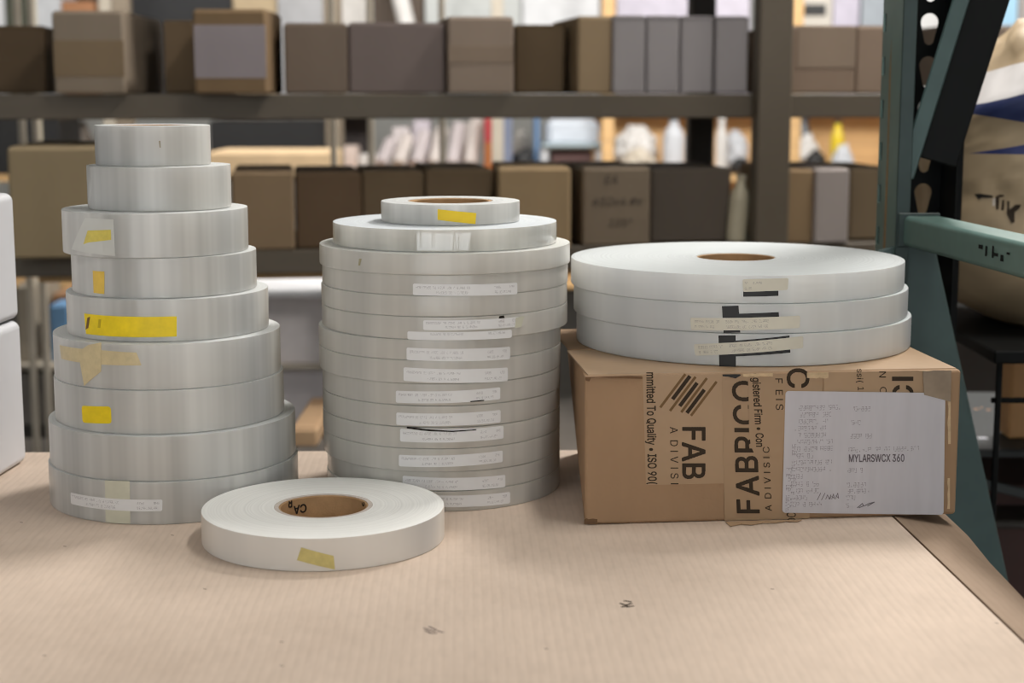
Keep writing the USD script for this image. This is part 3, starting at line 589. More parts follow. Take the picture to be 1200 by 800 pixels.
# ------------------------------------------------------------------ pallet rack post, beam and braces (right)
def keyhole(cx, cy, r1=.0105, r2=.0058, L=.021):
    return hull2([sg.Point(cx, cy).buffer(r1), sg.Point(cx, cy - L).buffer(r2)])
def hull2(g): return ops.unary_union(g).convex_hull
PX0, PX1, PY0, PY1, PT = .4450, .5230, 1.870, 1.970, 2.45
po = thing('rack_upright', 'teal steel rack upright with keyhole slots, behind the right end of the carton', 'rack', (PX0, PY0, 0))
pitch = .0508; z_ref = on_y(1084, 26, PY1)[2]
ks = [z_ref + pitch * k for k in range(-26, 12)]
web = sg.box(PX0 + .002, 0.0, PX1 - .002, PT)
for z in ks: web = web.difference(keyhole(.5005, z))
w = extrude(web, .002); v = w.vertices; obj('back_web', trimesh.Trimesh(np.c_[v[:, 0], PY1 - v[:, 2], v[:, 1]], w.faces, process=False), SHADE_SCUFF_BLACK, po, False)  # unlit inside of the channel, its shade painted in
side = sg.box(PY0, 0, PY1, PT)
for z in ks: side = side.difference(sg.box(PY1 - .018, z - .012, PY1 - .004, z + .010))
w = extrude(side, .002); v = w.vertices; obj('side_flange', trimesh.Trimesh(np.c_[PX0 + v[:, 2], v[:, 0], v[:, 1]], w.faces, process=False), TEAL, po, False)
obj('front_lip', cbox((PX0, PY0 - .002, 0), (PX0 + .016, PY0 + .002, PT), .001), TEAL_SHADED, po)
obj('side_flange', cbox((PX1 - .002, PY0 + .030, 0), (PX1, PY1, PT), .0005), SHADE_SCUFF_BLACK, po)
obj('foot_plate', cbox((PX0 - .02, PY0 - .02, 0), (PX1 + .02, PY1 + .02, .006), .001), TEAL_SHADED, po)
streak = sg.Polygon([(.035, -.30), (.047, -.30), (.050, -.18), (.046, -.05), (.049, .05), (.044, .09), (.041, .02), (.038, -.08), (.040, -.2)])
w = extrude(streak, .0002); v = w.vertices
obj('rust_streak', trimesh.Trimesh(np.c_[PX0 - .0001 - v[:, 2], PY0 + .008 + v[:, 0], ZC + v[:, 1] - .03], w.faces, process=False), RUST, po, False, 'bare rusty streak on the teal flange')
def pxbar(a, b, Y, wpx, th, back):        # flat bar between two pixels in the plane Y
    A_, B_ = on_y(*a, Y), on_y(*b, Y); return bar(A_, B_, th, wpx, up=np.cross(B_ - A_, (0, 1, 0)))
obj('brace', pxbar((1061, 208), (1138, -38), 1.877, .019, .004, 0), TEAL_HALF_SHADED, po, label='narrow teal diagonal brace flange')
obj('brace_web', pxbar((1098, 190), (1171, -38), 1.8835, .046, .004, 0), SHADE_SCUFF_BLACK, po, label='wide face of the diagonal brace, its shade put in the colour')
obj('brace_web', pxbar((1060, 285), (1150, 690), 1.878, .066, .006, 0), TEAL_HALF_SHADED, po, label='lower diagonal brace')
obj('rear_web', cbox((.520, 1.98, 0), (.552, 2.0, PT), .002), SHADE_SCUFF_BLACK, po, label='rear column of the rack frame, its shade put in the colour')
# beam toward the camera
bm = thing('rack_beam', 'teal steel rack beam coming forward from the upright at the right edge', 'rack beam', (.45, 1.85, H + .22))
b0, b1 = np.array([.4535 + .0225, 1.864, H + .2355]), np.array([.4535 + .0225 + .130, .55, H + .2355])
dd = b1 - b0
beam = rounded_hull([q + np.array([sx, 0, sz]) for q in (b0, b1) for sx in (-.0165, .0165) for sz in (-.0115, .0115)], .006)
obj('beam_tube', beam, TEAL, bm)
obj('end_plate', [cbox((PX0 + .002, PY0 - .006, H + .217), (PX0 + .050, PY0 - .0022, H + .2565), .001)], TEAL_SHADED, bm, label='dark end plate hooked on the upright')
u2 = dd / np.linalg.norm(dd); nl = np.array([u2[1], -u2[0], 0]); nl = nl if nl[0] < 0 else -nl
marks = []
for k, (s, zz, w_, h_) in enumerate([(.23, .004, .010, .004), (.245, .001, .004, .010), (.262, .002, .003, .012), (.27, .0, .010, .003), (.285, -.002, .006, .006), (.30, .004, .007, .002)]):
    c0 = b0 + u2 * s + (0, 0, zz) + nl * .0230; marks.append(hull([c0 + u2 * a * w_ / 2 + np.array([0, 0, 1]) * b * h_ / 2 + nl * t for a in (-1, 1) for b in (-1, 1) for t in (0, .0003)]))
obj('scuff_mark', marks, SHADE_SCUFF_BLACK, bm, False, 'dark scuffs on the beam side')
p2 = thing('rack_upright', 'teal steel rack upright at the near end of the beam, out of view', 'rack', (b1[0], .50, 0))
obj('column', cbox((b1[0] - .04, .45, 0), (b1[0] + .04, .545, PT), .003), TEAL, p2)

# ------------------------------------------------------------------ the sack beside the beam
def sack():
    cx, cy, w, d, z0, z1 = .812, 2.20, .265, .19, H + .085, H + .470
    nu, nv = 96, 60; V = []
    for j in range(nv + 1):
        t = j / nv
        prof = (1 - (1 - min(t / .30, 1)) ** 2.4 * .48)         # rounded bottom
        top = max(0, (t - .82) / .18)
        W, Dp = w * prof * (1 - .04 * top), d * prof * (1 - .82 * top ** 1.4)
        for i in range(nu):
            a = 2 * math.pi * i / nu; e = .45
            x = W * abs(math.cos(a)) ** e * np.sign(math.cos(a)); y = Dp * abs(math.sin(a)) ** e * np.sign(math.sin(a))
            z = z0 + (z1 - z0) * t + (.022 * math.sin(a * 3 + .6) * top)
            V.append((cx + x, cy + y, z))
    V = np.array(V); tl = np.clip((V[:, 2] - z0) / (z1 - z0), 0, 1); V[:, 2] -= .10 * np.clip((.66 - V[:, 0]) / .12, 0, 1) * np.clip((tl - .6) / .4, 0, 1)
    n = meshkit.fbm(V * 11, 4, 3) - .5; n2 = meshkit.fbm(V * 34, 3, 9) - .5
    tt = (V[:, 2] - z0) / (z1 - z0)
    out = V - np.array([cx, cy, 0]); out[:, 2] = 0; out /= np.linalg.norm(out, axis=1, keepdims=True) + 1e-9
    V += out * (n * .030 + n2 * .012 * (1 + 9 * np.clip(tt - .72, 0, 1)))[:, None]
    Fc = []
    for j in range(nv):
        for i in range(nu):
            a, b = j * nu + i, j * nu + (i + 1) % nu; Fc += [(a, b, b + nu), (a, b + nu, a + nu)]
    lo, hi = len(V), len(V) + 1
    V = np.vstack([V, [cx, cy, z0 + .004], [cx, cy, z1 - .005]])
    for i in range(nu): Fc += [(lo, (i + 1) % nu, i), (hi, nv * nu + i, nv * nu + (i + 1) % nu)]
    return trimesh.Trimesh(V, Fc, process=False), (cx, cy, z0)
SK, (skx, sky, skz) = sack()
def sack_mat():
    # kraft paper with printed navy crescents and a white head (flat print, set by the sack's own coordinates)
    nodes = {'t': ('texture_coordinate', {}), 's': ('separate_xyz', {}), 'n': ('noise_texture', {'scale': 9.0, 'detail': 3.0}),
             'k': ('rgb_ramp', {'ramp': [(.3, tuple(lin((150, 130, 102)))), (.7, tuple(lin((176, 154, 122))))]}),
             'p': ('principled_bsdf', {'roughness': .55, 'specular_ior_level': .4})}
    links = [('t.object', 's.vector'), ('t.object', 'n.vector'), ('n.fac', 'k.fac')]
    def add(n, kind, a, b, **kw):
        nodes[n] = ('math', {'math_type': kind, **kw}); ins = []
        for key, v in (('value1', a), ('value2', b)):
            if isinstance(v, str): links.append((v, n + '.' + key))
            else: nodes[n][1][key] = v
        return n + '.value'
    def crescent(n, x0, z0, k, top, lo, hi):
        d = add(n + 'a', 'add', 's.x', -x0); d = add(n + 'b', 'multiply', d, k); d = add(n + 'c', 'maximum', d, 0.0); d = add(n + 'd', 'minimum', d, top)
        f = add(n + 'e', 'subtract', 's.z', z0)
        up = add(n + 'f', 'multiply', d, hi); dn = add(n + 'g', 'multiply', d, -lo)
        return add(n + 'h', 'multiply', add(n + 'i', 'less_than', f, up), add(n + 'j', 'greater_than', f, dn)), add(n + 'k', 'greater_than', f, up)
    c1, above = crescent('q', -.255, .286, .46, .06, .38, .62)
    c2, _ = crescent('r', -.235, .233, .20, .03, 0.0, 1.0)
    white = add('wa', 'multiply', above, add('wb', 'less_than', add('wc', 'add', 's.z', add('wd', 'multiply', 's.x', -.35)), .405))
    last = 'k.color'
    for n, fac, col in (('x1', c1, (40, 50, 92)), ('x2', c2, (44, 52, 104)), ('x3', white, (206, 202, 200))):
        nodes[n] = ('mix', {'color2': tuple(lin(col))}); links += [(fac, n + '.fac'), (last, n + '.color1')]; last = n + '.color'
    links.append((last, 'p.base_color'))
    return usdkit.material(stage, '/World/Looks/sack_paper', nodes, links, surface='p.BSDF')
sk = thing('paper_sack', 'full brown paper sack with a navy and white printed head, behind the rack beam', 'sack', (skx, sky, skz))
obj('bag', SK, sack_mat(), sk, True)
from scipy.interpolate import LinearNDInterpolator
_fr = SK.vertices[SK.vertices[:, 1] < sky]; _si = LinearNDInterpolator(_fr[:, [0, 2]], _fr[:, 1])
def on_sack(poly_px, m, name='printed_letters'):
    Y = 2.0; P = ops.unary_union([sg.Polygon([tuple(on_y(*q, Y)[[0, 2]]) for q in pp]) for pp in poly_px])
    g = flat(P); g = g.subdivide().subdivide(); y = _si(g.vertices[:, :2]); y = np.where(np.isnan(y), Y, y) - .0012
    obj(name, trimesh.Trimesh(np.c_[g.vertices[:, 0], y, g.vertices[:, 1]], g.faces, process=False), m, sk, False)
on_sack([[(1153, 230), (1158, 229), (1172, 231), (1172, 233.5), (1160, 234), (1157, 236)]], INK_BLACK)
on_sack([[(1175, 232), (1180, 229.5), (1184, 230), (1184, 232), (1179, 233), (1178, 247), (1175, 247)], [(1182, 236), (1184.5, 236), (1183, 248), (1180, 248)], [(1187, 237), (1190, 237), (1189, 247), (1196, 241), (1202, 241), (1200, 246), (1195, 250), (1195, 262), (1191, 263), (1186, 252)]], INK_BROWN)
on_sack([[(1172, 234), (1175, 234), (1174, 243), (1171, 243)]], color((196, 184, 170)))

# ------------------------------------------------------------------ shelving unit behind the table
ANG = math.radians(8); RO = np.array([-.95, 3.0, 0]); re_, rn = np.array([math.cos(ANG), math.sin(ANG), 0]), np.array([-math.sin(ANG), math.cos(ANG), 0])
def rk(px, py, off=0.0):      # pixel -> (along, height) in the plane of the unit's front, off metres behind it
    p = on_plane(px, py, RO + rn * off, rn); return np.dot(p - RO, re_), p[2]
def to_rk(m): m = tri(m).copy(); m.apply_transform(M(ANG, RO)); return m
RD = .46
sa0, sa1 = -.75, 2.4
su = thing('shelving_unit', 'long brown steel shelving unit holding rows of cartons behind the table', 'shelves', tuple(RO + re_ * .8))
z1t, z1b = rk(500, 110)[1], rk(500, 139)[1]; z2t, z2b = rk(350, 293)[1], rk(350, 320)[1]
for zt, zb in ((z1t, z1b), (z2t, z2b)):
    obj('shelf_lip', to_rk(cbox((sa0, 0, zb), (sa1, .012, zt), .002)), SHELF_PAINT, su)
    obj('shelf_deck', to_rk(cbox((sa0, .012, zt - .012), (sa1, RD, zt - .001), .001)), SHELF_PAINT, su)
z3 = z1t + .36  # unseen top shelf, added to shade the cartons below
obj('shelf_lip', to_rk(cbox((sa0, 0, z3 - .045), (sa1, .012, z3), .002)), SHELF_PAINT, su)
obj('shelf_deck', to_rk(cbox((sa0, .012, z3 - .012), (sa1, RD, z3), .001)), SHELF_PAINT, su)
u0, u1 = rk(880, 150)[0], rk(919, 150)[0]
obj('upright', to_rk(cbox((u0, -.045, 0), (u1, -.001, 2.1), .003)), SHELF_PAINT, su, label='brown-grey steel upright')
r0, r1 = rk(808, 165, RD)[0], rk(837, 165, RD)[0]
obj('upright', to_rk(cbox((r0, RD + .001, 0), (r1, RD + .04, 2.1), .003)), SHELF_DARK, su, label='dark rear upright')
obj('upright', to_rk(cbox((sa0, -.045, 0), (sa0 + .06, -.001, 2.1), .003)), SHELF_PAINT, su)
obj('upright', to_rk(cbox((sa0, RD + .001, 0), (sa0 + .06, RD + .04, 2.1), .003)), SHELF_DARK, su)

def shelf_box(name, label, x0, x1, y0, y1, rgb, depth=.30, off=0.02, rot=0.0, zbase=None, parts=(), cat='box', group=None, taper=0.0, c=.004):
    """a carton whose front face fills the pixel rectangle x0..x1, y0..y1 in a plane off metres behind the unit's front"""
    s0, za = rk(x0, (y0 + y1) / 2, off)[0], rk((x0 + x1) / 2, y0, off)[1]; s1, zb = rk(x1, (y0 + y1) / 2, off)[0], rk((x0 + x1) / 2, y1, off)[1]
    if zbase is not None: zb = zbase
    W, Hh = s1 - s0, za - zb
    T = M(ANG + rot, RO + re_ * (s0 if rot >= 0 else s0) + rn * off + np.array([0, 0, zb]))
    def put(m): m = tri(m).copy(); m.apply_transform(T); return m
    t = thing(name, label, cat, tuple(T[:3, 3] + (T[:3, :3] @ np.array([W / 2, depth / 2, 0]))), group)
    body = hull(np.vstack([cbox((taper * W, 0, 0), (W - taper * W * 0, depth, Hh * .02), c).vertices, cbox((0, 0, Hh * .9), (W, depth, Hh), c).vertices])) if taper else cbox((0, 0, 0), (W, depth, Hh), c)
    obj('body', put(body), card(rgb), t)
    for nm, a, b, cc, d, col in parts:        # strips on the front: fractions of width and height from the top
        obj(nm, put(cbox((a * W + .001, -.0012, Hh * (1 - d) + .001), (b * W - .001, .0002, Hh * (1 - cc) - .001), .0004)), card(col), t, False)
    obj('top_flap', put(cbox((.004, .004, Hh - .0005), (W - .004, depth / 2 - .001, Hh + .0018), .0008)), card(rgb), t, False)
    obj('top_flap', put(cbox((.004, depth / 2 + .001, Hh - .0005), (W - .004, depth - .004, Hh + .0018), .0008)), card(rgb), t, False)
    return t, put, W, Hh
zA = z1t + .0005
BR = [
 ('carton', 'dark brown carton at the far left of the upper shelf', -60, 54, 31, 110, (120, 98, 74), .30, .12, 0, ()),
 ('carton', 'taped pale carton turned to show its side, left on the upper shelf', 62, 147, 14, 110, (176, 158, 138), .40, -.03, -.10, (('tape_strip', 0, 1, .34, .80, (166, 142, 112)),)),
 ('carton', 'brown carton standing back between the two pale labelled cartons of the upper shelf', 192, 236, 25, 110, (146, 122, 94), .25, .10, 0, ()),
 ('carton', 'brown carton with a big greyish label sheet on the upper shelf', 227, 313, 12, 109, (160, 132, 98), .22, -.05, -.13, (('label_sheet', 0, 1, .17, .82, (190, 178, 180)),)),
 ('carton', 'grey-brown carton left of centre on the upper shelf, beside the labelled carton', 333, 408, 28, 109, (146, 128, 112), .28, .015, 0, ()),
 ('carton', 'wide mauve-grey carton in the middle of the upper shelf', 409, 522, 27.5, 109, (146, 130, 124), .28, .015, 0, ()),
 ('carton', 'pale taupe carton pulled forward and taller than its neighbours, middle of the upper shelf', 525, 602, 20.5, 108, (178, 158, 140), .30, -.01, 0, (('tape_strip', 0, 1, .36, .60, (172, 150, 130)),)),
 ('carton', 'low dark brown carton right of centre on the upper shelf', 604, 662, 30, 108, (132, 110, 84), .28, .08, 0, ()),
 ('carton', 'tan upright carton next to the four white ones on the upper shelf', 677, 717, 20, 107, (186, 160, 126), .32, .01, 0, ()),
 ('carton', 'wide brown carton with a panel on its front, right of the shelf upright, upper shelf', 922, 1003, 31, 107, (170, 146, 126), .30, .01, 0, (('front_panel', .14, 1, 0, .62, (176, 154, 134)),)),
 ('carton', 'narrow brown carton just left of the teal upright on the upper shelf', 1004, 1042, 31, 107, (176, 152, 132), .30, .01, 0, ()),
 ('carton', 'brown carton seen right of the dark brace on the upper shelf', 1110, 1215, 31, 106, (170, 150, 134), .30, .01, 0, ()),
]
for (n, lb, x0, x1, y0, y1, rgb, dp, off, rot, pr) in BR:
    shelf_box(n, lb, x0, x1, y0, y1, rgb, dp, off, rot, zA, pr)
# four slim white cartons, copies of the first
s0, s1 = rk(718, 60, .005)[0], rk(757, 60, .005)[0]
wb, put, W, Hh = shelf_box('slim_carton', 'slim white upright carton, first from the left of the four white ones', 718, 756.5, 19, 107, (186, 179, 179), .32, .005, 0, zA, (('spine_label', .0, 1, .0, .04, (176, 169, 170)),), group='slim white cartons on the upper shelf')
base = np.array(stage.GetPrimAtPath(wb).GetAttribute('xformOp:translate').Get())
for k, (lb, dx) in enumerate([('slim white upright carton, second from the left of the four white ones', 758), ('slim white upright carton, third from the left of the four white ones', 798.5), ('slim white upright carton next to the brown shelf upright', 839)]):
    p = numbered('/World/slim_carton'); x = UsdGeom.Xform.Define(stage, p); pr = x.GetPrim()
    pr.GetReferences().AddInternalReference(wb); pr.SetInstanceable(True)
    s = rk(dx, 60, .005)[0]; q = base + re_ * (s - s0) + rn * (.004 * (k % 2))
    pr.GetAttribute('xformOp:translate').Set(Gf.Vec3d(*map(float, q))); tag(pr, lb, 'box', 'slim white cartons on the upper shelf')
zB = z2t + .0005
BL = [
 ('carton', 'large plain tan carton on the lower shelf behind the left stack', 11, 222, 173, 302, (188, 166, 130), .40, -.10, 0, ()),
 ('carton', 'plain brown carton on the lower shelf between the left and middle stacks', 272, 345, 202, 293, (170, 144, 112), .30, .0, 0, ()),
 ('carton', 'dark brown carton on the lower shelf, just left of the middle stack', 347, 424, 203, 293, (122, 98, 74), .30, .02, 0, ()),
 ('carton', 'brown carton on the lower shelf above the middle stack, on its left', 425, 497, 202, 292, (134, 112, 86), .30, .03, 0, ()),
 ('carton', 'brown carton on the lower shelf right behind the top of the middle stack', 499, 578, 199, 291, (134, 112, 86), .30, .03, 0, ()),
 ('carton', 'light tan carton with a slanted side on the lower shelf, right of the middle stack', 584, 668, 197, 290, (198, 168, 128), .28, -.04, -.08, ()),
 ('carton', 'brown carton with three lines of handwriting on the lower shelf', 683, 762, 197, 286, (158, 140, 118), .30, .0, 0, ()),
 ('carton', 'wide dark grey carton on the lower shelf behind the wide rolls', 763, 856, 198, 284, (122, 110, 98), .28, .05, 0, ()),
 ('carton', 'tan carton right of the brown shelf upright on the lower shelf', 915, 953, 199, 284, (174, 146, 110), .30, .0, 0, ()),
 ('carton', 'grey-white carton on the lower shelf near the teal upright', 955, 995, 198, 285, (196, 184, 178), .30, -.01, 0, ()),
 ('carton', 'brown carton on the lower shelf partly behind the teal upright', 996, 1052, 198, 281, (164, 142, 114), .30, .06, 0, ()),
]
for (n, lb, x0, x1, y0, y1, rgb, dp, off, rot, pr) in BL:
    t, put, W, Hh = shelf_box(n, lb, x0, x1, y0, y1, rgb, dp, off, rot, zB, pr)
    if 'handwriting' in lb:
        for s, fx, fz, cap in (('EA', .30, .80, .016), ('650x4 #x', .12, .52, .016), ('105"', .36, .25, .015)):
            m = meshkit.text_mesh(s, cap, .0006); m.apply_transform(trimesh.transformations.rotation_matrix(math.pi / 2, [1, 0, 0])); m.apply_transform(M(0, (fx * W, -.0003, fz * Hh)))
            v = m.vertices.copy(); v[:, 0] += (v[:, 2] - fz * Hh) * .25; m = trimesh.Trimesh(v, m.faces, process=False)
            obj('handwriting', put(m), color((70, 60, 52)), t, False)
# pale bottle leaning by the upright
s, z = rk(868, 240, .0)
prof = [(0, 0), (.016, 0), (.020, .004), (.0205, .02), (.0205, .085), (.018, .10), (.010, .112), (.009, .125), (.0105, .126), (.0105, .134), (0, .134)]
m = lathe(prof, 32); m.apply_transform(trimesh.transformations.rotation_matrix(math.radians(4), [0, 1, 0])); m.apply_transform(M(0, RO + re_ * s + rn * .03 + np.array([0, 0, zB + .002])))
bt = thing('bottle', 'pale plastic bottle leaning beside the brown shelf upright', 'bottle', tuple(RO + re_ * s + rn * .03 + np.array([0, 0, zB])))
obj('bottle_body', m, color((196, 186, 160), .4), bt, 40)
# lumber board under the lower shelf
s0, s1 = rk(40, 327)[0], rk(700, 323)[0]
solo('board', to_rk(cbox((s0, .05, z2b - .016), (s1, .30, z2b - .001), .002)), WOOD, 'thin orange-brown board under the lower shelf', 'board')

# ------------------------------------------------------------------ storage behind and below the shelving unit
def P4(px, py, Y=4.3): return on_y(px, py, Y)
def box_px(px0, py0, px1, py1, Y):
    m = (max(py0, 0) + py1) / 2
    return np.array([P4(px0, m, Y)[0], Y, P4(px0, py1, Y)[2]]), np.array([P4(px1, m, Y)[0], Y, P4(px1, py0, Y)[2]])
def ybox(px0, py0, px1, py1, Y, depth, c=.004, z0=None):
    a, b = box_px(px0, py0, px1, py1, Y); return cbox((a[0], Y, a[2] if z0 is None else z0), (b[0], Y + depth, b[2]), c)
def ybin(name, label, px0, py0, px1, py1, Y, depth, m, cat='box', band=None, z0=None):
    a, b = box_px(px0, py0, px1, py1, Y)
    if z0 is not None: a[2] = z0
    t = thing(name, label, cat, ((a[0] + b[0]) / 2, Y + depth / 2, a[2]))
    obj('body', cbox((a[0], Y, a[2]), (b[0], Y + depth, b[2]), .004), m, t)
    obj('top_flap', cbox((a[0] + .005, Y + .005, b[2] - .0005), (b[0] - .005, Y + depth - .005, b[2] + .003), .001), m, t, False)
    if band: obj('band', cbox((a[0] + .001, Y - .002, b[2] - (b[2] - a[2]) * band[1]), (b[0] - .001, Y + .0005, b[2] - (b[2] - a[2]) * band[0]), .0005), color(band[2]), t, False)
    return t
Yr = 4.0
rr = thing('storage_rack', 'pale steel storage rack low behind the shelving unit, seen between the stacks', 'rack', (-.6, Yr, 0))
RACK_PAINT = color((176, 166, 150), .5)
zr = P4(55, 428, Yr)[2]
xa, xb = P4(-40, 428, Yr)[0], P4(640, 428, Yr)[0]
obj('shelf', cbox((xa, Yr, zr - .012), (xb, Yr + .5, zr), .002), RACK_PAINT, rr)
zu = P4(340, 344, Yr)[2]
obj('shelf', cbox((P4(240, 344, Yr)[0], Yr, zu - .009), (xb, Yr + .5, zu + .009), .002), color((222, 222, 224)), rr, label='white shelf edge')
for px in (38, 54, 395, 438, 520):
    x = P4(px, 380, Yr)[0]; obj('post', cbox((x - .008, Yr - .016, 0), (x + .008, Yr - .001, 2.2 if px < 100 else 2.0), .002), RACK_PAINT, rr)
zl = P4(340, 500, Yr)[2]
obj('shelf', cbox((xa, Yr, zl - .03), (xb, Yr + .5, zl), .002), SHELF_DARK, rr)
ybin('carton', 'large mauve-grey carton low between the two stacks', 296, 350, 392, 427, Yr + .02, .4, color((228, 220, 218)), z0=zr + .0005)
ybin('carton', 'second grey carton below the large one between the stacks', 296, 436, 392, 483, Yr + .02, .4, color((216, 208, 208)), z0=zl + .0005)
ybin('carton', 'tan carton low behind the table edge between the stacks', 340, 503, 372, 522, 2.9, .3, color((206, 170, 132)), z0=H - .25)
ybin('carton', 'dark grey panel-sided carton low on the left behind the white cartons', -10, 438, 66, 500, Yr + .02, .4, color((122, 114, 106)), z0=zl + .0005)
ybin('carton', 'brown open carton on the low rack behind the left stack', 62, 345, 120, 423, Yr + .2, .25, color((150, 112, 78)), z0=zr + .0005)
ybin('tub', 'small blue tub on the low rack at the left', 58, 358, 80, 388, Yr + .06, .1, color((108, 150, 190)), 'tub', z0=zr + .0005)
ybin('folder_box', 'cream folder box beside the thin posts, low rack at the left', 20, 335, 34, 424, Yr + .05, .3, color((150, 140, 124)), z0=zr + .0005)

# ------------------------------------------------------------------ far shelves with stock, strongly out of focus
Yf = 6.0
def Q(px, py, Y=Yf): return on_y(px, py, Y)
fs = thing('stock_shelves', 'long plain wood stock shelves far behind, full of pale goods', 'shelves', (.3, Yf, 0))
zf0, zf1, zf2 = Q(700, 205)[2], Q(700, 118)[2], Q(700, 330)[2]
xl, xr = Q(-60, 200)[0], Q(1260, 200)[0]
for z in (zf0, zf1, zf2): obj('shelf', cbox((xl, Yf + (.26 if z == zf1 else 0), z - .025), (xr, Yf + .55, z), .002), WOOD, fs)
for px in (-60, 130, 395, 583, 712, 930, 1060, 1255):
    x = Q(px, 150)[0]; obj('post', cbox((x - .022, Yf - .03, 0), (x + .022, Yf - .001, 2.3), .003), WOOD if px > 600 else RACK_PAINT, fs)
bp = [Q(-60, 100)[0], Q(1260, 100)[0]]
obj('back_panel', cbox((Q(690, 150)[0], Yf + .42, zf0 - .4), (xr, Yf + .44, zf1 - .03), .002), WOOD, fs)
def bottle(name, label, px, py_top, wpx, m, neck=.4, zb=zf0, Y=Yf + .12, cat='bottle', capm=None):
    b = Q(px, py_top, Y); h = b[2] - zb; r = wpx / 2 / F * Y
    prof = [(0, 0), (r * .93, 0), (r, r * .1), (r, h * .62), (r * .8, h * .74), (r * neck, h * .84), (r * neck, h * .93), (0, h * .93)]
    t = thing(name, label, cat, (b[0], Y, zb))
    obj('bottle_body', lathe(prof, 28, (b[0], Y, zb + .0005)), m, t)
    obj('bottle_cap', lathe([(0, h * .93), (r * neck * 1.2, h * .93), (r * neck * 1.2, h * .995), (r * neck, h), (0, h)], 20, (b[0], Y, zb + .0005)), capm or m, t)
def bag(name, label, px, py_top, wpx, m, seed, zb=zf0, Y=Yf + .2, cat='bag', squash=1.0, tie=None):
    b = Q(px, py_top, Y); h = b[2] - zb; r = wpx / 2 / F * Y
    s = trimesh.creation.icosphere(subdivisions=4); v = s.vertices.copy()
    v[:, 2] = np.where(v[:, 2] < -.6, -.6, v[:, 2]); n = meshkit.fbm(v * 2.2, 4, seed) - .5; v *= (1 + .75 * n)[:, None]
    v[:, :2] *= (1 - .25 * np.clip(v[:, 2], 0, 1))[:, None]
    v[:, 0] *= r / np.abs(v[:, 0]).max(); v[:, 1] *= min(r, .2) / np.abs(v[:, 1]).max(); v[:, 2] = (v[:, 2] - v[:, 2].min()) / np.ptp(v[:, 2]) * h
    solo(name, trimesh.Trimesh(v + (b[0], Y, zb + .0005), s.faces, process=False), m, label, cat, smooth=True)
def paper_roll(name, label, a, b, r_px, m, Y, cat='paper roll', group=None):
    A_, B_ = Q(*a, Y), Q(*b, Y); B_[1] += .12; r = r_px / F * Y; d = B_ - A_; L = np.linalg.norm(d)
    T = trimesh.geometry.align_vectors([0, 0, 1], d / L); T[:3, 3] = A_
    t = thing(name, label, cat, tuple(A_), group)
    q = lathe([(r * .35, 0), (r * .96, 0), (r, r * .05), (r, L - r * .05), (r * .96, L), (r * .35, L)], 28, closed=True); q.apply_transform(T); obj('paper', q, m, t)
    q = lathe([(r * .26, -.002), (r * .34, -.002), (r * .34, L + .002), (r * .26, L + .002)], 20, closed=True); q.apply_transform(T); obj('core', q, CORE, t)
WHITE = color((196, 193, 189), .5); WHITE2 = color((182, 184, 188), .5); BLK = color((26, 25, 25), .5); GREYB = color((150, 160, 172), .5)
# --- mid band, right half
bag('bag', 'bulky white bag on the far wooden shelf, left of the dark rear upright', 745, 146, 56, WHITE, 11, Y=Yf + .27)
bag('bag', 'cream bag in front of the bulky white bag on the far shelf', 748, 172, 46, color((180, 170, 154)), 12, Y=Yf + .08)
bottle('jug', 'white jug with a dark cap on the far shelf', 790, 136, 26, WHITE2, .4, capm=BLK, cat='jug')
bag('bag', 'white bag just left of the brown shelf upright, far shelf', 862, 152, 36, WHITE2, 13)
bag('bag', 'black bag low on the far shelf by the upright', 868, 184, 30, BLK, 14, Y=Yf + .06)
bottle('bottle', 'small white bottle in the gap beside the dark rear upright', 846, 138, 14, WHITE, .5)
bag('bag', 'white bundle high on the far shelf right of the brown upright', 944, 156, 44, WHITE, 15)
bottle('bottle', 'dark-shouldered bottle with a white front, far shelf right', 942, 136, 20, color((60, 66, 72), .3), .5, Y=Yf + .3)
bag('bag', 'black bag beside the white bundle on the far shelf', 956, 174, 26, BLK, 16, Y=Yf + .08)
bottle('bottle', 'yellow bottle with a dark cap on the far shelf near the teal upright', 982, 140, 16, color((214, 186, 40), .4), .5, capm=BLK)
bag('bag', 'white cloth bundle under the yellow bottle on the far shelf', 988, 168, 28, WHITE2, 17, Y=Yf + .06)
# machine at centre
mc = thing('bench_machine', 'white bench machine with a grey hood far behind, in the gap right of centre', 'machine', tuple(Q(676, 200)))
obj('machine_body', ybox(640, 140, 702, 172, Yf + .1, .28, .02), color((186, 192, 200), .35), mc)
obj('machine_hood', ybox(634, 168, 708, 174, Yf + .04, .36, .01), color((150, 164, 170), .3), mc)
obj('machine_leg', ybox(634, 174, 642, 205, Yf + .06, .06, .004, zf0 + .0005), WHITE2, mc)
obj('machine_leg', ybox(698, 174, 706, 205, Yf + .06, .06, .004, zf0 + .0005), WHITE2, mc)
ybin('crate', 'dark maroon crate under the white bench machine', 646, 177, 694, 204, Yf + .08, .3, color((72, 48, 46)), 'crate', z0=zf0 + .0005)
ybin('carton', 'blue carton standing left of the white bench machine', 626, 136, 632, 206, Yf + .1, .3, color((92, 122, 158)), z0=zf0 + .0005)
bag('bag', 'grey crumpled bag far behind, above the black sheet', 612, 150, 30, color((168, 164, 158), .5), 18, Y=Yf + .38)
bag('bag', 'black crumpled sheet low in the gap behind the middle stack', 614, 172, 32, BLK, 19, Y=Yf + .12, zb=zf0)
ybin('carton', 'slate blue carton behind the grey crumpled bag', 588, 134, 600, 206, Yf + .05, .2, color((120, 128, 150)), z0=zf0 + .0005)
ybin('carton', 'narrow orange carton with a red top on the far shelf', 568, 139, 584, 206, Yf + .05, .2, color((196, 112, 44)), 'box', (0, .42, (206, 54, 66)), z0=zf0 + .0005)
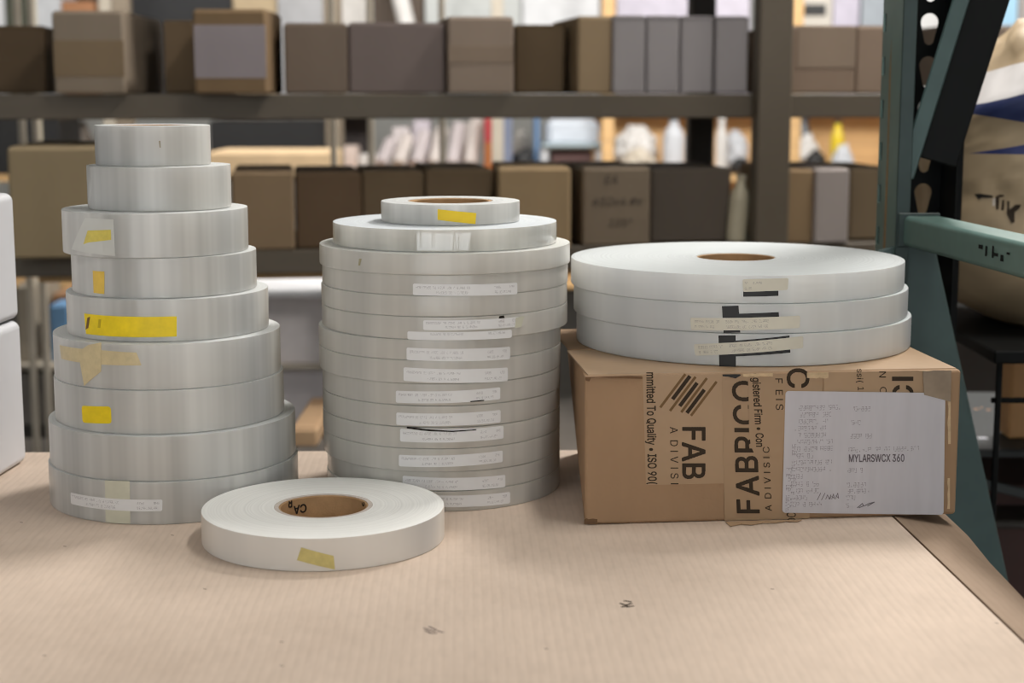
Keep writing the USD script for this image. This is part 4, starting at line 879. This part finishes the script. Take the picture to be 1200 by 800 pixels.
# white paper rolls leaning in a row
for k in range(6):
    paper_roll('paper_roll', ['first', 'second', 'third', 'fourth', 'fifth', 'sixth'][k] + ' white paper roll from the left of the leaning row, far behind the middle stack', (446 + k * 21, 193), (455 + k * 20.4, 168 - k * 5), 8.0, color((196, 186, 180) if k % 2 else (184, 174, 174), .6), Yf + .06)
for k, (px, y0, c) in enumerate([(408, 172, (222, 204, 194)), (430, 182, (230, 226, 222)), (470, 150, (206, 198, 198)), (494, 142, (190, 182, 190)), (540, 146, (184, 176, 172))]):
    ybin('paper_pack', ['pinkish paper pack', 'white paper pack', 'pale grey paper pack', 'mauve-grey paper pack', 'warm grey paper pack'][k] + ' standing on the far shelf behind the leaning paper rolls', px - 10, y0, px + 10, 206, Yf + .27 + .004 * k, .15, color(c), 'paper pack', z0=zf0 + .0005)
ybin('carton', 'dark brown box behind the paper packs, far left of centre', 400, 134, 436, 174, Yf + .46, .08, color((44, 36, 34)), z0=zf0 + .0005)
# left half of the mid band: black plastic and tan carton
ybin('crate', 'wide black plastic crate far behind, right of the left stack top', 246, 142, 384, 182, Yf + .02, .3, BLK, 'crate', z0=zf0 + .0005)
ybin('carton', 'lit tan carton in front of the black crate, right of the left stack', 244, 179, 388, 208, 4.6, .3, color((206, 178, 140)), z0=Q(300, 208, 4.6)[2])
tl = thing('carton_stand', 'low dark stand carrying the lit tan carton', 'stand', tuple(Q(316, 208, 4.6)))
obj('top', ybox(240, 208.4, 392, 213, 4.6, .32, .003), SHELF_DARK, tl)
for px in (246, 386): obj('leg', ybox(px - 4, 213, px + 4, 300, 4.6, .04, .003, 0.0), SHELF_DARK, tl)
for k, px in enumerate((304, 330, 342, 355)):
    bottle('bottle', f'small white-capped bottle standing behind the black crate, {ordn[k]} from the left', px, 139 + (k % 2), 7, WHITE, .6, zb=zf0, Y=Yf + .42)
ybin('crate', 'black crate at the far left behind the large tan carton', -20, 140, 70, 200, Yf + .02, .3, BLK, 'crate', z0=zf0 + .0005)
bag('bag', 'speckled grey bag far behind, left of the left stack top', 94, 141, 34, color((120, 112, 104)), 21, Y=Yf + .42)
xp = Q(45, 160, 4.8)[0]
solo('pole', rod((xp, 4.8, 0), (xp, 4.8, 2.2), .011, 16), color((176, 168, 146), .5), 'thin pale pole at the far left behind the cartons', 'pole')
# --- upper band (things standing on the higher far shelf and beyond)
zt0 = zf1
def top(name, label, x0, x1, y0, m, Y=Yf + .28, cat='box', band=None, depth=.24):
    return ybin(name, label, x0, y0, x1, 118, Y, depth, m, cat, band, z0=zf1 + .0005)
top('carton', 'big pale grey carton on the high far shelf above the taupe carton', 498, 610, -60, color((178, 181, 179)))
top('carton', 'big white carton on the high far shelf, right of the pale grey one', 612, 702, -60, color((198, 199, 201)), band=(.55, .60, (204, 208, 210)))
top('carton', 'small cream carton between the white and lavender cartons, high far shelf', 704, 721, -60, color((189, 168, 142)))
top('carton', 'lavender-white carton on the high far shelf above the slim white cartons', 722, 806, -60, color((179, 174, 186)))
top('carton', 'lavender-white carton on the high far shelf beside the brown upright', 836, 878, -60, color((186, 181, 193)))
cb = top('carton', 'cream carton with a black slot on the high far shelf, right of the brown upright', 918, 974, -60, color((189, 183, 173)))
obj('black_slot', ybox(936, 5, 968, 18, Yf + .274, .008, .001), BLK, cb, False)
top('carton', 'lavender carton near the teal upright on the high far shelf', 975, 1006, -60, color((179, 174, 188)))
top('carton', 'blue-grey carton just left of the teal upright on the high far shelf', 1008, 1040, -60, color((147, 154, 161)))
top('carton', 'white carton seen through the keyholes of the teal upright, high far shelf', 1046, 1100, -60, color((194, 194, 193)))
top('carton', 'pale pink and blue carton at the right edge, high far shelf', 1150, 1190, -60, color((168, 159, 171)), band=(.3, .5, (150, 190, 214)))
top('carton', 'grey carton at the right edge beyond the pink one, high far shelf', 1191, 1240, -60, color((150, 144, 140)))
top('carton', 'white carton right of the tan one on the high far shelf', 326, 380, -60, color((171, 171, 173)))
top('carton', 'tan carton on the high far shelf behind the labelled carton', 274, 325, -60, color((174, 154, 122)), band=(.5, 1.0, (212, 190, 160)))
top('carton', 'wide black carton on the high far shelf, left', 153, 273, -60, color((24, 24, 26)))
top('carton', 'orange-brown carton on the high far shelf, left', 74, 112, 2, color((164, 114, 77)))
top('carton', 'dark carton behind the orange-brown one, high far shelf', 70, 128, -60, color((46, 38, 34)), Y=Yf + .53, depth=.06)
top('carton', 'white carton at the left of the high far shelf', 40, 73, -60, color((194, 196, 199)))
top('carton', 'bright white carton at the far left edge of the high far shelf', -30, 7, -60, color((198, 199, 201)))
top('carton', 'dark green carton between two white ones, far left of the high shelf', 8, 38, -60, color((64, 66, 52)))
top('carton', 'white carton with an orange band above the mauve carton, high far shelf', 399, 430, -60, color((193, 189, 184)), band=(.62, .80, (180, 110, 60)))
top('carton', 'dark brown carton above the mauve-grey carton, high far shelf', 438, 496, -60, color((84, 70, 58)))
paper_roll('paper_roll', 'white paper roll leaning on the dark brown carton, high far shelf', (484, 60), (458, -40), 10, WHITE, Yf + .10)
for px, lb in ((141, 'thin brown post above the taped carton, far left'), (389, 'dark brown post above the grey-brown carton')):
    x = Q(px, 10, 5.2)[0]; w_ = .028
    solo('post', cbox((x - w_, 5.2, 0), (x + w_, 5.24, 2.4), .003), color((112, 100, 84)), lb, 'post')

# ------------------------------------------------------------------ lower right: clutter under the rack bay, its shade put into darker colours
wd = thing('wire_deck', 'dark wire deck carrying the paper sack, right of the teal upright', 'shelf', (.8, 2.0, H + .07))
obj('deck_board', cbox((.585, 1.93, H + .0685), (1.20, 2.36, H + .0845), .002), SHADE_SCUFF_BLACK, wd)  # solid instead of wire, shaped to shade the bay below
for k in range(3): obj('wire', rod((.60 + k * .10, 1.955, H - .22), (.60 + k * .10, 1.955, H + .0685), .003, 8), SHADE_SCUFF_BLACK, wd)
obj('wire', rod((.59, 1.95, H + .02), (1.19, 1.95, H + .02), .0035, 8), SHADE_SCUFF_BLACK, wd)
for x, y in ((.595, 1.94), (1.19, 1.94), (.595, 2.35), (1.19, 2.35)): obj('leg', rod((x, y, 0), (x, y, H + .0685), .004, 8), SHADE_SCUFF_BLACK, wd)
lo = thing('floor_shelf', 'grey low metal shelf in the dark at the lower right', 'shelf', (.8, 2.2, 0))
zl2 = on_y(1180, 527, 2.25)[2]
obj('shelf', cbox((.62, 2.25, zl2 - .012), (1.3, 2.7, zl2), .002), color((46, 48, 48)), lo)  # grey darkened to stand in for shade under the bay
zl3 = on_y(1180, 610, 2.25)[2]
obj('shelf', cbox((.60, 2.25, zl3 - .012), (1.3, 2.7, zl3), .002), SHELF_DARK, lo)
for x in (.625, 1.28):
    for y in (2.26, 2.69): obj('leg', cbox((x - .012, y - .008, 0), (x + .012, y + .012, zl2 - .012), .002), SHELF_DARK, lo)
obj('cross_bar', bar((.64, 2.24, on_y(1150, 560, 2.24)[2]), (.80, 2.24, on_y(1210, 592, 2.24)[2]), .008, .014), color((60, 64, 64)), lo)
ybin('carton', 'torn orange-brown carton at the right edge below the sack', 1184, 406, 1240, 512, 2.32, .05, color((190, 142, 92)), z0=zl2 + .0005)
bag('rag', 'small pale rag on the low metal shelf', 1151, 517, 16, color((190, 190, 196)), 31, zb=zl2, Y=2.33, cat='rag')
bag('rag', 'orange rag tip in the dark right of the carton', 1150, 497, 26, color((204, 150, 108)), 32, zb=zl2, Y=2.55, cat='rag')
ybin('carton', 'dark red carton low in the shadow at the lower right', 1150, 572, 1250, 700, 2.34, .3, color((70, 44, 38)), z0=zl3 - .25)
ybin('carton', 'brown carton behind the wire deck, darkened for the shade', 1100, 395, 1260, 520, 2.9, .3, color((44, 37, 32)), z0=.30)
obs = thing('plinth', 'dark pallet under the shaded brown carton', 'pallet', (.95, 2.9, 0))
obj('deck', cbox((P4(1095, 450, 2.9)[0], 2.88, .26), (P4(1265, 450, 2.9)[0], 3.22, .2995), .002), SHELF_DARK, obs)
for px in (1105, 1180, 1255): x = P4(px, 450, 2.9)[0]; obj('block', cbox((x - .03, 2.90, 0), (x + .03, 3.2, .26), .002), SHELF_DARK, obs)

# ------------------------------------------------------------------ behind the camera: an unseen rack of cartons, added for the shiny film to mirror
opr = thing('mirrored_rack', 'dark rack added behind the viewer for the film to mirror, out of the picture', 'rack', (0, -2.0, 0))
for x in (-2.3, -.7, .9, 2.5): obj('post', cbox((x - .04, -2.4, 0), (x + .04, -2.32, 2.2), .003), SHADE_SCUFF_BLACK, opr)
for z in (.25, 1.05): obj('shelf', cbox((-2.4, -3.0, z - .06), (2.6, -2.3, z), .003), TEAL_SHADED, opr)
for k, (x0, x1, h, c) in enumerate([(-2.2, -1.6, .5, (90, 110, 150)), (-1.5, -.8, .35, (200, 190, 180)), (-.6, -.1, .55, (60, 54, 50)), (.0, .35, .3, (110, 140, 190)), (.45, .85, .5, (150, 120, 90)), (1.0, 1.7, .45, (220, 220, 222)), (1.8, 2.4, .3, (70, 60, 54))]):
    t = thing('carton', ['blue', 'cream', 'dark grey', 'light blue', 'tan', 'white', 'dark brown'][k] + ' carton on the added rack behind the viewer', 'box', ((x0 + x1) / 2, -2.65, 1.0505))
    obj('body', cbox((x0, -2.9, 1.0505), (x1, -2.4, 1.05 + h), .005), color(c), t); obj('top_flap', cbox((x0 + .01, -2.89, 1.05 + h - .0005), (x1 - .01, -2.41, 1.053 + h), .001), color(c), t)
